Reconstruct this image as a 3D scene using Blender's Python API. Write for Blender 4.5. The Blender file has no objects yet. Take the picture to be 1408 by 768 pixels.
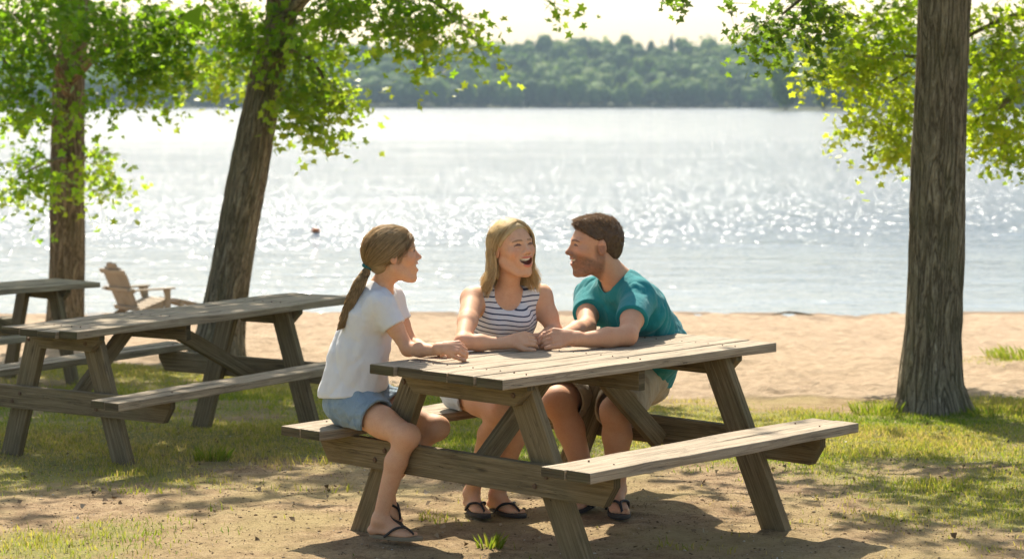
import bpy, bmesh, math, random
import numpy as np
from mathutils import Vector, Matrix
rng = np.random.default_rng(7); random.seed(7)
scene = bpy.context.scene
COL = scene.collection
R = math.radians
# ------------------------------------------------------------------ camera
FPX = 2975.0; HOR = 141.7; CAMH = 1.804
TH = math.atan2(384 - HOR, FPX)
cam_d = bpy.data.cameras.new('camera'); cam = bpy.data.objects.new('camera', cam_d); COL.objects.link(cam)
cam.location = (0, 0, CAMH); cam.rotation_euler = (math.pi/2 - TH, 0, 0)
cam_d.sensor_width = 36; cam_d.lens = 36*FPX/1408
cam_d.clip_start = .1; cam_d.clip_end = 6000
cam_d.dof.use_dof = True; cam_d.dof.focus_distance = 9.15; cam_d.dof.aperture_fstop = 4.1; cam_d.dof.aperture_blades = 0
scene.camera = cam

def P(px, py, Y):
    a = (px-704)/FPX; b = (384-py)/FPX
    dy = math.cos(TH) + b*math.sin(TH); dz = -math.sin(TH) + b*math.cos(TH)
    s = Y/dy
    return np.array([a*s, Y, CAMH + dz*s])

def gz(x, y):
    y = np.asarray(y, float); x = np.asarray(x, float)
    t = y - 9.0
    s = .5*(t + np.sqrt(t*t + .6))          # smooth ramp
    return -.045*s + .004*np.sin(x*1.3+y*.7) + .004*np.sin(x*.6-y*1.1)
WATER_Z = -.82

# ------------------------------------------------------------------ object helpers
def tag(o, label=None, cat=None, group=None, kind=None):
    if label: o['label'] = label
    if cat: o['category'] = cat
    if group: o['group'] = group
    if kind: o['kind'] = kind
    return o
def empty(name, loc, rz=0):
    o = bpy.data.objects.new(name, None); COL.objects.link(o)
    o.location = loc; o.rotation_euler = (0, 0, rz); o.empty_display_size = .1
    return o
def link_mesh(name, me, mats, parent=None, world=False, smooth=False):
    if not isinstance(mats, (list, tuple)): mats = [mats]
    for m in mats: me.materials.append(m)
    o = bpy.data.objects.new(name, me); COL.objects.link(o)
    if parent is not None:
        o.parent = parent
        if world:
            par = Matrix.Translation(parent.location) @ parent.rotation_euler.to_matrix().to_4x4()
            o.matrix_parent_inverse = par.inverted()
    if smooth:
        me.polygons.foreach_set('use_smooth', np.ones(len(me.polygons), bool))
    return o
def np_mesh(name, V, F, loops=None):
    """V (n,3); F (m,k) fixed size faces"""
    V = np.asarray(V, np.float32); F = np.asarray(F, np.int32)
    me = bpy.data.meshes.new(name)
    me.vertices.add(len(V)); me.vertices.foreach_set('co', V.ravel())
    m, k = F.shape
    me.loops.add(m*k); me.loops.foreach_set('vertex_index', F.ravel())
    me.polygons.add(m); me.polygons.foreach_set('loop_start', np.arange(0, m*k, k, dtype=np.int32))
    me.polygons.foreach_set('loop_total', np.full(m, k, np.int32))
    me.update(calc_edges=True)
    return me
def set_color(me, name, C):
    a = me.color_attributes.new(name, 'FLOAT_COLOR', 'POINT')
    C = np.asarray(C, np.float32)
    if C.shape[1] == 3: C = np.hstack([C, np.ones((len(C), 1), np.float32)])
    a.data.foreach_set('color', C.ravel())
def set_float(me, name, A):
    a = me.attributes.new(name, 'FLOAT', 'POINT'); a.data.foreach_set('value', np.asarray(A, np.float32))
def unit(v):
    v = np.asarray(v, float); return v/np.linalg.norm(v)

# ------------------------------------------------------------------ vector noise
_perm = rng.permutation(4096)
_val = rng.random(4096)*2-1
def vnoise(p):
    p = np.asarray(p, float); i = np.floor(p).astype(np.int64); f = p-i; f = f*f*(3-2*f)
    def h(a, b, c): return _val[_perm[(_perm[(_perm[a & 4095] + b) & 4095] + c) & 4095]]
    r = 0
    for dx in (0, 1):
        for dy in (0, 1):
            for dz in (0, 1):
                w = (f[..., 0] if dx else 1-f[..., 0])*(f[..., 1] if dy else 1-f[..., 1])*(f[..., 2] if dz else 1-f[..., 2])
                r = r + w*h(i[..., 0]+dx, i[..., 1]+dy, i[..., 2]+dz)
    return r
def fbm(p, o=4):
    r = 0; a = 1.; p = np.asarray(p, float)
    for k in range(o): r = r + a*vnoise(p*(2**k)+k*17.3); a *= .5
    return r

# ------------------------------------------------------------------ materials
class NT:
    def __init__(s, m): s.t = m.node_tree; s.n = s.t.nodes; s.l = s.t.links
    def add(s, typ, **kw):
        n = s.n.new(typ)
        for k, v in kw.items():
            if k.startswith('i_'):
                key = k[2:].replace('_', ' ')
                n.inputs[key].default_value = v
            else: setattr(n, k, v)
        return n
    def link(s, a, b): s.l.new(a, b)
    def noise(s, vec, scale, detail=4, rough=.55, dist=0):
        n = s.add('ShaderNodeTexNoise'); n.inputs['Scale'].default_value = scale; n.inputs['Detail'].default_value = detail
        n.inputs['Roughness'].default_value = rough; n.inputs['Distortion'].default_value = dist
        if vec is not None: s.link(vec, n.inputs['Vector'])
        return n.outputs['Fac']
    def ramp(s, fac, stops):
        r = s.add('ShaderNodeValToRGB'); e = r.color_ramp.elements
        while len(e) < len(stops): e.new(.5)
        for q, (p, c) in zip(e, stops):
            q.position = p; q.color = (*c, 1) if len(c) == 3 else c
        s.link(fac, r.inputs[0]); return r.outputs[0]
    def mapping(s, vec, scale=(1, 1, 1), loc=(0, 0, 0), rot=(0, 0, 0)):
        m = s.add('ShaderNodeMapping'); m.inputs['Scale'].default_value = scale; m.inputs['Location'].default_value = loc
        m.inputs['Rotation'].default_value = rot
        s.link(vec, m.inputs['Vector']); return m.outputs[0]
    def mix(s, fac, a, b, mode='MIX'):
        m = s.add('ShaderNodeMix', data_type='RGBA', blend_type=mode)
        for sock, v in ((m.inputs[0], fac), (m.inputs[6], a), (m.inputs[7], b)):
            if hasattr(v, 'is_linked') or isinstance(v, bpy.types.NodeSocket): s.link(v, sock)
            elif isinstance(v, (int, float)): sock.default_value = v
            else: sock.default_value = (*v, 1)
        return m.outputs[2]
    def math(s, op, a, b=0, clamp=False):
        m = s.add('ShaderNodeMath', operation=op); m.use_clamp = clamp
        for sock, v in ((m.inputs[0], a), (m.inputs[1], b)):
            if isinstance(v, bpy.types.NodeSocket): s.link(v, sock)
            else: sock.default_value = v
        return m.outputs[0]
    def bump(s, h, strength=.5, dist=.01, normal=None):
        b = s.add('ShaderNodeBump'); b.inputs['Strength'].default_value = strength; b.inputs['Distance'].default_value = dist
        s.link(h, b.inputs['Height'])
        if normal is not None: s.link(normal, b.inputs['Normal'])
        return b.outputs[0]
def new_mat(name, rough=.8, color=(.5, .5, .5), spec=.3, metallic=0):
    m = bpy.data.materials.new(name); m.use_nodes = True
    b = m.node_tree.nodes['Principled BSDF']
    b.inputs['Base Color'].default_value = (*color, 1); b.inputs['Roughness'].default_value = rough
    b.inputs['Specular IOR Level'].default_value = spec; b.inputs['Metallic'].default_value = metallic
    return m, NT(m), b

def wood_mat(name, dark, mid, light, moss=.0, rough=.85):
    m, t, b = new_mat(name, rough, spec=.25)
    uv = t.add('ShaderNodeUVMap').outputs[0]
    g1 = t.noise(t.mapping(uv, (1.2, 55, 1)), 1.6, 6, .62, .6)      # long grain
    g2 = t.noise(t.mapping(uv, (3.5, 170, 1)), 1.6, 4, .6, .3)
    blot = t.noise(t.mapping(uv, (2.0, 4.0, 1)), 2.2, 5, .6)
    fine = t.noise(t.mapping(uv, (40, 260, 1)), 1, 3, .6)
    c = t.ramp(g1, [(.28, dark), (.48, mid), (.66, light)])
    c = t.mix(t.ramp(g2, [(.30, (.9,)*3), (.5, (0,)*3)]), c, dark)
    c = t.mix(t.math('MULTIPLY', t.ramp(blot, [(.42, (0,)*3), (.72, (1,)*3)]), .6), c, mid)
    st = t.noise(t.mapping(uv, (1.3, 5.5, 1), loc=(3, 7, 0)), 1.7, 6, .7)
    c = t.mix(t.math('MULTIPLY', t.ramp(st, [(.54, (0,)*3), (.68, (1,)*3)]), .5), c, dark)
    oc = t.add('ShaderNodeTexCoord').outputs['Object']
    mo = t.ramp(t.noise(oc, 5.5, 6, .65), [(.48, (0,)*3), (.68, (1,)*3)])
    c = t.mix(t.math('MULTIPLY', mo, moss), c, (.085, .095, .035))
    # knots
    vo = t.add('ShaderNodeTexVoronoi'); vo.inputs['Scale'].default_value = 1.0
    t.link(t.mapping(uv, (2.1, 9, 1)), vo.inputs['Vector'])
    k = t.ramp(vo.outputs['Distance'], [(.03, (1,)*3), (.1, (0,)*3)])
    c = t.mix(t.math('MULTIPLY', k, .75), c, tuple(x*.35 for x in dark))
    # cracks
    cr = t.ramp(t.noise(t.mapping(uv, (.9, 38, 1)), 2.3, 3, .5, 1.2), [(.485, (0,)*3), (.5, (1,)*3), (.515, (0,)*3)])
    crm = t.math('MULTIPLY', cr, t.ramp(t.noise(t.mapping(uv, (1.1, 6, 1)), 3, 2), [(.5, (0,)*3), (.6, (1,)*3)]))
    c = t.mix(t.math('MULTIPLY', crm, .85), c, tuple(x*.2 for x in dark))
    t.link(c, b.inputs['Base Color'])
    h = t.math('ADD', t.math('MULTIPLY', g1, .8), t.math('ADD', t.math('MULTIPLY', g2, .6), t.math('MULTIPLY', fine, .4)))
    h = t.math('SUBTRACT', h, t.math('MULTIPLY', crm, .8))
    t.link(t.bump(h, .75, .006), b.inputs['Normal'])
    return m
M = {}
M['wood_grey'] = wood_mat('weathered_grey_wood', (.17, .13, .088), (.37, .30, .21), (.55, .46, .33), .12)
M['wood_olive'] = wood_mat('treated_olive_wood', (.10, .070, .033), (.215, .160, .080), (.31, .235, .13), .22)
M['wood_old'] = wood_mat('old_grey_wood', (.15, .115, .078), (.35, .28, .19), (.50, .42, .295), .15)
M['wood_old_dark'] = wood_mat('old_dark_wood', (.10, .072, .04), (.225, .168, .092), (.32, .25, .145), .2)
M['end_grain'] = wood_mat('mossy_end_grain', (.035, .026, .014), (.10, .078, .042), (.19, .15, .085), .4)
M['chair_wood'] = wood_mat('chair_tan_wood', (.22, .17, .12), (.36, .30, .22), (.50, .44, .35), .05)
M['bolt'] = new_mat('rusty_bolt', .7, (.16, .10, .06), .4, .5)[0]

# ------------------------------------------------------------------ wooden parts
class WB:
    """collects wooden members with grain UVs into one mesh"""
    def __init__(s): s.bm = bmesh.new(); s.uv = s.bm.loops.layers.uv.new('UVMap'); s.e = Matrix.Identity(4)
    def prism(s, pts, org, a, b, thick, bev=.004, along=None, sub=0, jit=0.0):
        """polygon pts (in a,b plane) extruded symmetric along a x b"""
        a = Vector(a).normalized(); b = Vector(b).normalized(); n = a.cross(b); org = Vector(org)
        bm2 = bmesh.new()
        lo = [bm2.verts.new(org + a*p + b*q - n*thick/2) for p, q in pts]
        hi = [bm2.verts.new(org + a*p + b*q + n*thick/2) for p, q in pts]
        bm2.faces.new(lo[::-1]); bm2.faces.new(hi)
        k = len(pts)
        for i in range(k): bm2.faces.new((lo[i], lo[(i+1) % k], hi[(i+1) % k], hi[i]))
        bmesh.ops.recalc_face_normals(bm2, faces=bm2.faces[:])
        L = Vector(along).normalized() if along is not None else a
        endf = set()
        if bev: bmesh.ops.bevel(bm2, geom=bm2.edges[:], offset=bev, segments=2, profile=.6, affect='EDGES')
        if sub:
            es = [e for e in bm2.edges if abs((e.verts[0].co-e.verts[1].co).normalized().dot(L)) > .98 and (e.verts[0].co-e.verts[1].co).length > .2]
            bmesh.ops.subdivide_edges(bm2, edges=es, cuts=sub, use_grid_fill=False)
            w = [random.uniform(0, 9) for _ in range(3)]
            for v in bm2.verts:
                q = v.co.dot(L)
                nn = fbm(np.array([q*2.2+w[0], v.co.dot(n)*14+w[1], v.co.z*14+w[2]]), 3)
                n2 = vnoise(np.array([q*14+w[0], v.co.dot(n)*30+w[1], v.co.z*40]))
                v.co += (n*1.0 + b*1.0)*float(nn)*jit + b*float(n2)*jit*.35
        W = L.cross(n) if abs(L.dot(n)) < .9 else b
        if W.length < .1: W = b
        W.normalize()
        ro, rv = random.uniform(0, 40), random.uniform(0, 40)
        uvl = bm2.loops.layers.uv.new('UVMap')
        for f in bm2.faces:
            isend = abs(f.normal.dot(L)) > .75
            f.material_index = 1 if isend else 0
            for lp in f.loops:
                c = lp.vert.co
                if isend: lp[uvl].uv = (c.dot(W)*.6+ro, c.dot(n)*.6+rv)
                else: lp[uvl].uv = (c.dot(L)+ro, c.dot(W)+c.dot(n)*1.0+rv)
            f.smooth = False
        me = bpy.data.meshes.new('tmp'); bm2.to_mesh(me); bm2.free(); s.bm.from_mesh(me); bpy.data.meshes.remove(me)
    def bolt(s, c, n, r=.012):
        n = Vector(n).normalized(); q = n.to_track_quat('Z', 'Y').to_matrix().to_4x4()
        m = Matrix.Translation(Vector(c)) @ q
        r_ = bmesh.ops.create_cone(s.bm, cap_ends=True, segments=10, radius1=r, radius2=r*.75, depth=.008, matrix=m)
        for f in {f for v in r_['verts'] for f in v.link_faces}: f.material_index = 2
    def build(s, name, mats, parent=None):
        me = bpy.data.meshes.new(name); s.bm.to_mesh(me); s.bm.free()
        return link_mesh(name, me, mats, parent)

def rect(l0, l1, w0, w1): return [(l0, w0), (l1, w0), (l1, w1), (l0, w1)]
def picnic_table(x0, y0, z0, a, hl, hw, sz, bo, bi, lf, lu, tu, tv, bl, tops, beams, label, th=.0406, far_ext=0, nplank=5, lu2=None):
    t = empty('picnic_table', (x0, y0, z0), a)
    tag(t, label, 'picnic table', 'weathered wooden picnic tables')
    mt = [M[tops], M['end_grain'], M['bolt']]; mb = [M[beams], M['end_grain'], M['bolt']]
    lu2 = lu2 or lu
    w = WB(); pw = 2*hw/nplank
    for i in range(nplank):
        v = tv - hw + pw*(i+.5)
        e0, e1 = random.uniform(-.012, .010), random.uniform(-.010, .010)
        w.prism(rect(-hl+tu+e0, hl+tu+e1, -pw/2+.0035, pw/2-.0035), (0, v, .75-th/2+random.uniform(-.0025, .0015)), (1, 0, 0), (0, 1, 0), th, .005, (1, 0, 0), 26, .0034)
        for q in (-(lu+.0445), (lu2+.0445), .02):
            for o_ in (-.035, .035): w.bolt((q+random.uniform(-.006, .006), v+o_*pw/.15, .7495), (0, 0, 1), .0036)
    w.build('tabletop', mt, t)
    bw = (bo-bi)/2
    for s in (-1, 1):
        w = WB()
        for k in range(2):
            v = s*(bi + bw*(k+.5))
            ext = far_ext if s > 0 else 0
            w.prism(rect(-bl+random.uniform(-.005, .005), bl+ext, -bw/2+.003, bw/2-.003), (0, v, sz-th/2), (1, 0, 0), (0, 1, 0), th, .005, (1, 0, 0), 26, .0034)
            for q in (-(lu+.0445), (lu2+.0445)): w.bolt((q, v, sz-.0005), (0, 0, 1), .0045)
        w.build('bench_seat', mt, t)
    tb = .75-th; ct = sz-th
    for s in (-1, 1):
        L_ = lu if s < 0 else lu2
        for q in (-1, 1):
            zb = -.14
            top_v = lf*.46; slope = (lf-top_v)/tb
            def vv(z): return q*(lf - slope*z)
            hwid = .062/math.cos(math.atan(slope))
            w = WB()
            pts = [(vv(zb)-hwid, zb), (vv(zb)+hwid, zb), (vv(tb)+hwid, tb), (vv(tb)-hwid, tb)]
            w.prism(pts, (s*L_, 0, 0), (0, 1, 0), (0, 0, 1), .045, .004, (0, -q*slope, 1), 0)
            w.build('leg', mb, t)
        # cross beam carrying both benches, on the outer side of the legs
        w = WB(); o = s*(L_+.0445); e = bo-.045
        w.prism([(-e, ct), (-e, ct-.045), (-e+.05, ct-.125), (e-.05, ct-.125), (e, ct-.045), (e, ct)], (o, 0, 0), (0, 1, 0), (0, 0, 1), .043, .004, (0, 1, 0))
        for q in (-1, 1):
            vb = q*(lf - (lf*.54/tb)*(ct-.06))
            w.bolt((o+s*.024, vb-.03, ct-.04), (s, 0, 0)); w.bolt((o+s*.024, vb+.03, ct-.085), (s, 0, 0))
        w.build('cross_beam', mb, t)
        w = WB(); e = hw-.02
        w.prism([(-e, tb), (-e+.0, tb-.02), (-e+.07, tb-.088), (e-.07, tb-.088), (e, tb-.02), (e, tb)], (o, tv, 0), (0, 1, 0), (0, 0, 1), .043, .004, (0, 1, 0))
        for q in (-1, 1): w.bolt((o+s*.024, q*lf*.5, tb-.045), (s, 0, 0))
        w.build('top_beam', mb, t)
        # diagonal brace
        w = WB(); A = Vector((s*(L_-.03), 0, ct-.10)); B = Vector((s*.13, 0, tb-.012)); d = (B-A); l = d.length; d.normalize()
        up = Vector((0, 1, 0)).cross(d)
        w.prism(rect(0, l, -.042, .042), A, d, up, .04, .004, d); w.build('brace', mb, t)
    w = WB(); w.prism(rect(-hw+.03, hw-.03, -.02, .02), (0.02, tv, tb-.045), (0, 1, 0), (1, 0, 0), .088, .004, (0, 1, 0)); w.build('batten', mb, t)
    return t

T1 = dict(x0=.252, y0=9.1173, a=.8153)
def U(u, v, z):       # main table coordinates -> world
    c, s = math.cos(T1['a']), math.sin(T1['a'])
    return np.array([T1['x0']+u*c-v*s, T1['y0']+u*s+v*c, z])
eu = U(1, 0, 0)-U(0, 0, 0); ev = U(0, 1, 0)-U(0, 0, 0)
picnic_table(.252, 9.1173, 0, .8153, .8818, .3725, .4457, .8717, .6205, .6164, .6218, .0398, -.0306, .8689, 'wood_grey', 'wood_olive',
             'sunlit weathered grey picnic table with three people seated around it', far_ext=.52)
picnic_table(-2.078, 12.203, -.141, 1.0047, 1.2532, .2744, .4428, .8468, .6492, .42, .6407, .3525, -.0581, 1.1426, 'wood_old', 'wood_old_dark',
             'empty shaded brown picnic table behind the girl with the ponytail', nplank=4, lu2=.98)
picnic_table(-4.3686, 16.04, -.3322, .8086, 1.2156, .3039, .425, .74, .55, .4314, 1.0, .1067, -.0501, 1.2035, 'wood_old', 'wood_old_dark',
             'small distant picnic table cut by the left edge, in front of a tree trunk', nplank=4)

# ================================================================== SETTING
SUN_EL, SUN_AZ = R(48), R(-9)         # azimuth from +Y (view direction), negative = left
# ------------------------------------------------------------------ world + sun
w = bpy.data.worlds.new('World'); scene.world = w; w.use_nodes = True
wt = w.node_tree; bg = wt.nodes['Background']; sky = wt.nodes.new('ShaderNodeTexSky')
sky.sky_type = 'NISHITA'; sky.sun_disc = False; sky.sun_elevation = SUN_EL; sky.sun_rotation = SUN_AZ
sky.air_density = 1.0; sky.dust_density = 2.5; sky.ozone_density = 1.0; sky.altitude = 0
wm = wt.nodes.new('ShaderNodeMix'); wm.data_type = 'RGBA'; wm.blend_type = 'MULTIPLY'; wm.inputs[0].default_value = 1; wm.inputs[7].default_value = (1, .968, .90, 1)
wt.links.new(sky.outputs[0], wm.inputs[6]); wt.links.new(wm.outputs[2], bg.inputs[0]); bg.inputs[1].default_value = .124
sd = bpy.data.lights.new('sun', 'SUN'); so = bpy.data.objects.new('sun', sd); COL.objects.link(so)
sd.energy = 5.0; sd.angle = R(.53); sd.color = (1, .915, .785)
sdir = Vector((math.sin(SUN_AZ)*math.cos(SUN_EL), math.cos(SUN_AZ)*math.cos(SUN_EL), math.sin(SUN_EL)))
so.rotation_euler = sdir.to_track_quat('Z', 'Y').to_euler(); so.location = (0, 0, 30)
vs = scene.view_settings; scene.display_settings.display_device = 'sRGB'
vs.view_transform = 'Standard'; vs.look = 'None'; vs.gamma = 1; vs.exposure = .93; vs.use_curve_mapping = False
cy = scene.cycles
cy.use_denoising = True; cy.denoiser = 'OPENIMAGEDENOISE'; cy.denoising_input_passes = 'RGB_ALBEDO_NORMAL'
cy.max_bounces = 7; cy.diffuse_bounces = 3; cy.glossy_bounces = 3; cy.transmission_bounces = 4; cy.volume_bounces = 0
cy.sample_clamp_indirect = 6; cy.sample_clamp_direct = 0; cy.caustics_reflective = False; cy.caustics_refractive = False

# ------------------------------------------------------------------ terrain
def axis(segs):
    out = []
    for a, b, h in segs:
        n = max(1, int(round((b-a)/h))); out.append(np.linspace(a, b, n, endpoint=False))
    out.append(np.array([segs[-1][1]])); return np.concatenate(out)
def smooth(a, b, x): t = np.clip((x-a)/(b-a), 0, 1); return t*t*(3-2*t)
def turf_edge(x):        # where the grass gives way to the beach
    return 15.0 + 3.4*smooth(-.3, -1.8, x) if False else 15.0 + 3.4*(1-smooth(-2.2, -.2, x))
def grass_mask(x, y):
    p = np.stack([x, y, np.zeros_like(x)], -1)
    n = fbm(p*.9+5, 4); n2 = fbm(p*3.1+9, 3)
    e = turf_edge(x) + .55*fbm(p*1.1+3, 3) 
    strip = smooth(11.0, 12.6, y + .5*n)*(1-smooth(e-.25, e+.25, y))
    right = smooth(1.2, 2.6, x + .6*n)*smooth(7.6, 9.2, y)*(1-smooth(e-.25, e+.25, y))*.80
    left = smooth(-.9, -2.0, x) if False else (1-smooth(-2.2, -.9, x+.5*n))
    left = left*(1-smooth(9.0, 9.8, y-.3*n))*.72
    lmid = (1-smooth(-1.6, -.5, x))*smooth(10.0, 10.8, y)*.5*(1-smooth(e-.25, e+.25, y))
    g = np.maximum.reduce([strip*(.95-.25*(1-smooth(-1.6, .4, x))), right, left, lmid])
    g = g*np.clip(.92 + .8*n + .3*n2, 0, 1.2)
    bare = np.exp(-(((x-.3)/1.7)**2 + ((y-9.0)/1.35)**2)*1.1)
    g = g*(1-.85*bare) + .05*np.clip(n2, 0, 1)*(1-smooth(14.6, 15.2, y))
    tuft = np.exp(-(((x-4.55)/.38)**2 + ((y-18.9)/.5)**2))*1.0
    return np.clip(np.maximum(g, tuft), 0, 1)
xs = axis([(-600, -60, 60), (-60, -12, 4), (-12, -5, .25), (-5, 5.4, .035), (5.4, 12, .25), (12, 60, 4), (60, 600, 60)])
ys = axis([(-300, -20, 40), (-20, 2, 2), (2, 7.6, .2), (7.6, 13.5, .035), (13.5, 19, .07), (19, 31, .16), (31, 60, 2)])
X, Y = np.meshgrid(xs, ys, indexing='ij')
Pn = np.stack([X, Y, 0*X], -1)
Z = gz(X, Y)
near = smooth(-11, -6, X)*(1-smooth(6, 11, X))*smooth(3, 7, Y)
lawn = 1-smooth(14.8, 15.6, Y - 3.2*(1-smooth(-2.2, -.2, X)))
sandm = (1-lawn)*(1-smooth(26.3, 27.4, Y))
Z = Z + near*(lawn*(.010*fbm(Pn*2.1, 3) + .006*fbm(Pn*11, 3)) + sandm*(.030*fbm(Pn*np.array([1.9, 2.4, 1])+3, 3) - .040*np.clip(fbm(Pn*3.4+7, 2)-.15, 0, 1) + .018*fbm(Pn*7+7, 2)))
Z = Z - smooth(27.0, 40, Y)*.8
nx, ny = len(xs), len(ys)
idx = np.arange(nx*ny).reshape(nx, ny)
F = np.stack([idx[:-1, :-1], idx[1:, :-1], idx[1:, 1:], idx[:-1, 1:]], -1).reshape(-1, 4)
me = np_mesh('ground', np.stack([X, Y, Z], -1).reshape(-1, 3), F)
G = grass_mask(X, Y)
set_float(me, 'grass', G.ravel()); set_float(me, 'lawn', lawn.ravel())
def ground_z(x, y):
    i = np.clip(np.searchsorted(xs, x)-1, 0, nx-2); j = np.clip(np.searchsorted(ys, y)-1, 0, ny-2)
    fx = (x-xs[i])/(xs[i+1]-xs[i]); fy = (y-ys[j])/(ys[j+1]-ys[j])
    return Z[i, j]*(1-fx)*(1-fy)+Z[i+1, j]*fx*(1-fy)+Z[i, j+1]*(1-fx)*fy+Z[i+1, j+1]*fx*fy
m, t, b = new_mat('ground', .95, spec=.15)
pos = t.add('ShaderNodeNewGeometry').outputs['Position']
ga = t.add('ShaderNodeAttribute', attribute_name='grass').outputs['Fac']
la = t.add('ShaderNodeAttribute', attribute_name='lawn').outputs['Fac']
n1 = t.noise(pos, 1.3, 6, .6); n2 = t.noise(pos, 9, 6, .65); n3 = t.noise(pos, 55, 5, .7); n4 = t.noise(pos, 160, 3, .7)
dirt = t.ramp(n2, [(.30, (.17, .105, .055)), (.47, (.335, .225, .120)), (.66, (.46, .33, .185))])
dirt = t.mix(t.ramp(n3, [(.36, (.75,)*3), (.5, (0,)*3)]), dirt, (.15, .095, .05))
dirt = t.mix(t.ramp(n4, [(.56, (0,)*3), (.70, (.8,)*3)]), dirt, (.58, .45, .29))
dirt = t.mix(t.ramp(n1, [(.40, (0,)*3), (.62, (.55,)*3)]), dirt, (.38, .31, .13))
straw = t.ramp(t.noise(t.mapping(pos, (30, 140, 1), rot=(0, 0, .6)), 1, 4, .7), [(.35, (.12, .13, .03)), (.55, (.29, .29, .075)), (.7, (.45, .43, .15))])
gsel = t.math('MULTIPLY', t.ramp(t.math('ADD', ga, t.math('MULTIPLY', t.math('SUBTRACT', n2, .5), .9)), [(.18, (0,)*3), (.5, (1,)*3)]), .8)
dirt = t.mix(gsel, dirt, straw)
sand = t.ramp(n2, [(.3, (.33, .24, .155)), (.5, (.43, .32, .212)), (.7, (.52, .395, .27))])
sand = t.mix(t.ramp(n3, [(.36, (.4,)*3), (.5, (0,)*3)]), sand, (.42, .29, .175))
lm = t.ramp(t.math('ADD', la, t.math('MULTIPLY', t.math('SUBTRACT', n1, .5), .5)), [(.35, (0,)*3), (.65, (1,)*3)])
c = t.mix(lm, sand, dirt)
sep = t.add('ShaderNodeSeparateXYZ'); t.link(pos, sep.inputs[0])
wet = t.ramp(t.math('ADD', sep.outputs[2], t.math('MULTIPLY', t.math('SUBTRACT', n1, .5), .05)), [(0.0, (1,)*3), (.03, (0,)*3)])
wet = t.ramp(t.math('ADD', t.math('MULTIPLY', sep.outputs[2], -1), -.772), [(0.0, (0,)*3), (.03, (1,)*3)])
c = t.mix(t.math('MULTIPLY', wet, .75), c, (.20, .145, .095))
t.link(c, b.inputs['Base Color'])
h = t.math('ADD', t.math('MULTIPLY', n2, .9), t.math('ADD', t.math('MULTIPLY', n3, .7), t.math('MULTIPLY', n4, .25)))
foot = t.noise(t.mapping(pos, (1, .8, 1)), 4.2, 4, .6, .5)
h = t.math('ADD', h, t.math('MULTIPLY', t.math('MULTIPLY', t.math('SUBTRACT', 1, lm), foot), 3.2))
t.link(t.bump(h, .9, .035), b.inputs['Normal'])
g_o = link_mesh('ground', me, m, smooth=True); tag(g_o, kind='structure')

# ------------------------------------------------------------------ water
wx = axis([(-2500, -300, 550), (-300, 300, 50), (300, 2500, 550)]); wy = axis([(22, 100, 6), (100, 1300, 100), (1300, 2600, 325)])
WX, WY = np.meshgrid(wx, wy, indexing='ij'); ii = np.arange(WX.size).reshape(WX.shape)
F = np.stack([ii[:-1, :-1], ii[1:, :-1], ii[1:, 1:], ii[:-1, 1:]], -1).reshape(-1, 4)
me = np_mesh('lake', np.stack([WX, WY, 0*WX+WATER_Z], -1).reshape(-1, 3), F)
m, t, b = new_mat('lake_water', .08, (.022, .085, .145), .5)
b.inputs['IOR'].default_value = 1.333
pos = t.add('ShaderNodeNewGeometry').outputs['Position']
sep = t.add('ShaderNodeSeparateXYZ'); t.link(pos, sep.inputs[0])
def mrange(sock, a, b_, c, d):
    q = t.add('ShaderNodeMapRange'); q.interpolation_type = 'SMOOTHSTEP'; t.link(sock, q.inputs[0])
    for i_, v_ in zip((1, 2, 3, 4), (a, b_, c, d)): q.inputs[i_].default_value = v_
    return q.outputs[0]
a1 = t.noise(t.mapping(pos, (.55, 1.0, 1)), .9, 4, .6, .3)
a2 = t.noise(t.mapping(pos, (.8, 1.15, 1)), 5.0, 3, .6, .4)
swell = t.noise(t.mapping(pos, (.06, .30, 1)), .5, 3, .55)
calm = mrange(sep.outputs[1], 26, 50, .25, 1.0)
glcalm = mrange(sep.outputs[1], 28, 85, .30, 1.0)
farr = mrange(sep.outputs[1], 80, 300, 0, 1)
patch = t.ramp(swell, [(.30, (.55,)*3), (.68, (1,)*3)])
h = t.math('ADD', t.math('MULTIPLY', a1, .10), t.math('MULTIPLY', a2, .035))
h = t.math('MULTIPLY', h, t.math('MULTIPLY', calm, patch))
t.link(t.bump(h, 1.0, 1.3), b.inputs['Normal'])
# wavelets steep enough to glint in the sun
g1 = t.noise(t.mapping(pos, (.66, 1.0, 1)), 4.3, 1, .5)
gl = t.add('ShaderNodeBsdfAnisotropic'); gl.inputs['Color'].default_value = (.30, .30, .30, 1); t.link(t.math('ADD', .17, t.math('MULTIPLY', farr, .30)), gl.inputs['Roughness'])
t.link(t.bump(t.math('MULTIPLY', g1, t.math('MULTIPLY', t.math('SUBTRACT', glcalm, t.math('MULTIPLY', farr, .85)), patch)), 1.0, .50), gl.inputs['Normal'])
mx = t.add('ShaderNodeMixShader'); mx.inputs[0].default_value = .17
t.link(b.outputs[0], mx.inputs[1]); t.link(gl.outputs[0], mx.inputs[2]); t.link(mx.outputs[0], t.n['Material Output'].inputs[0])
lake = link_mesh('lake', me, m); tag(lake, kind='structure')

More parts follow.
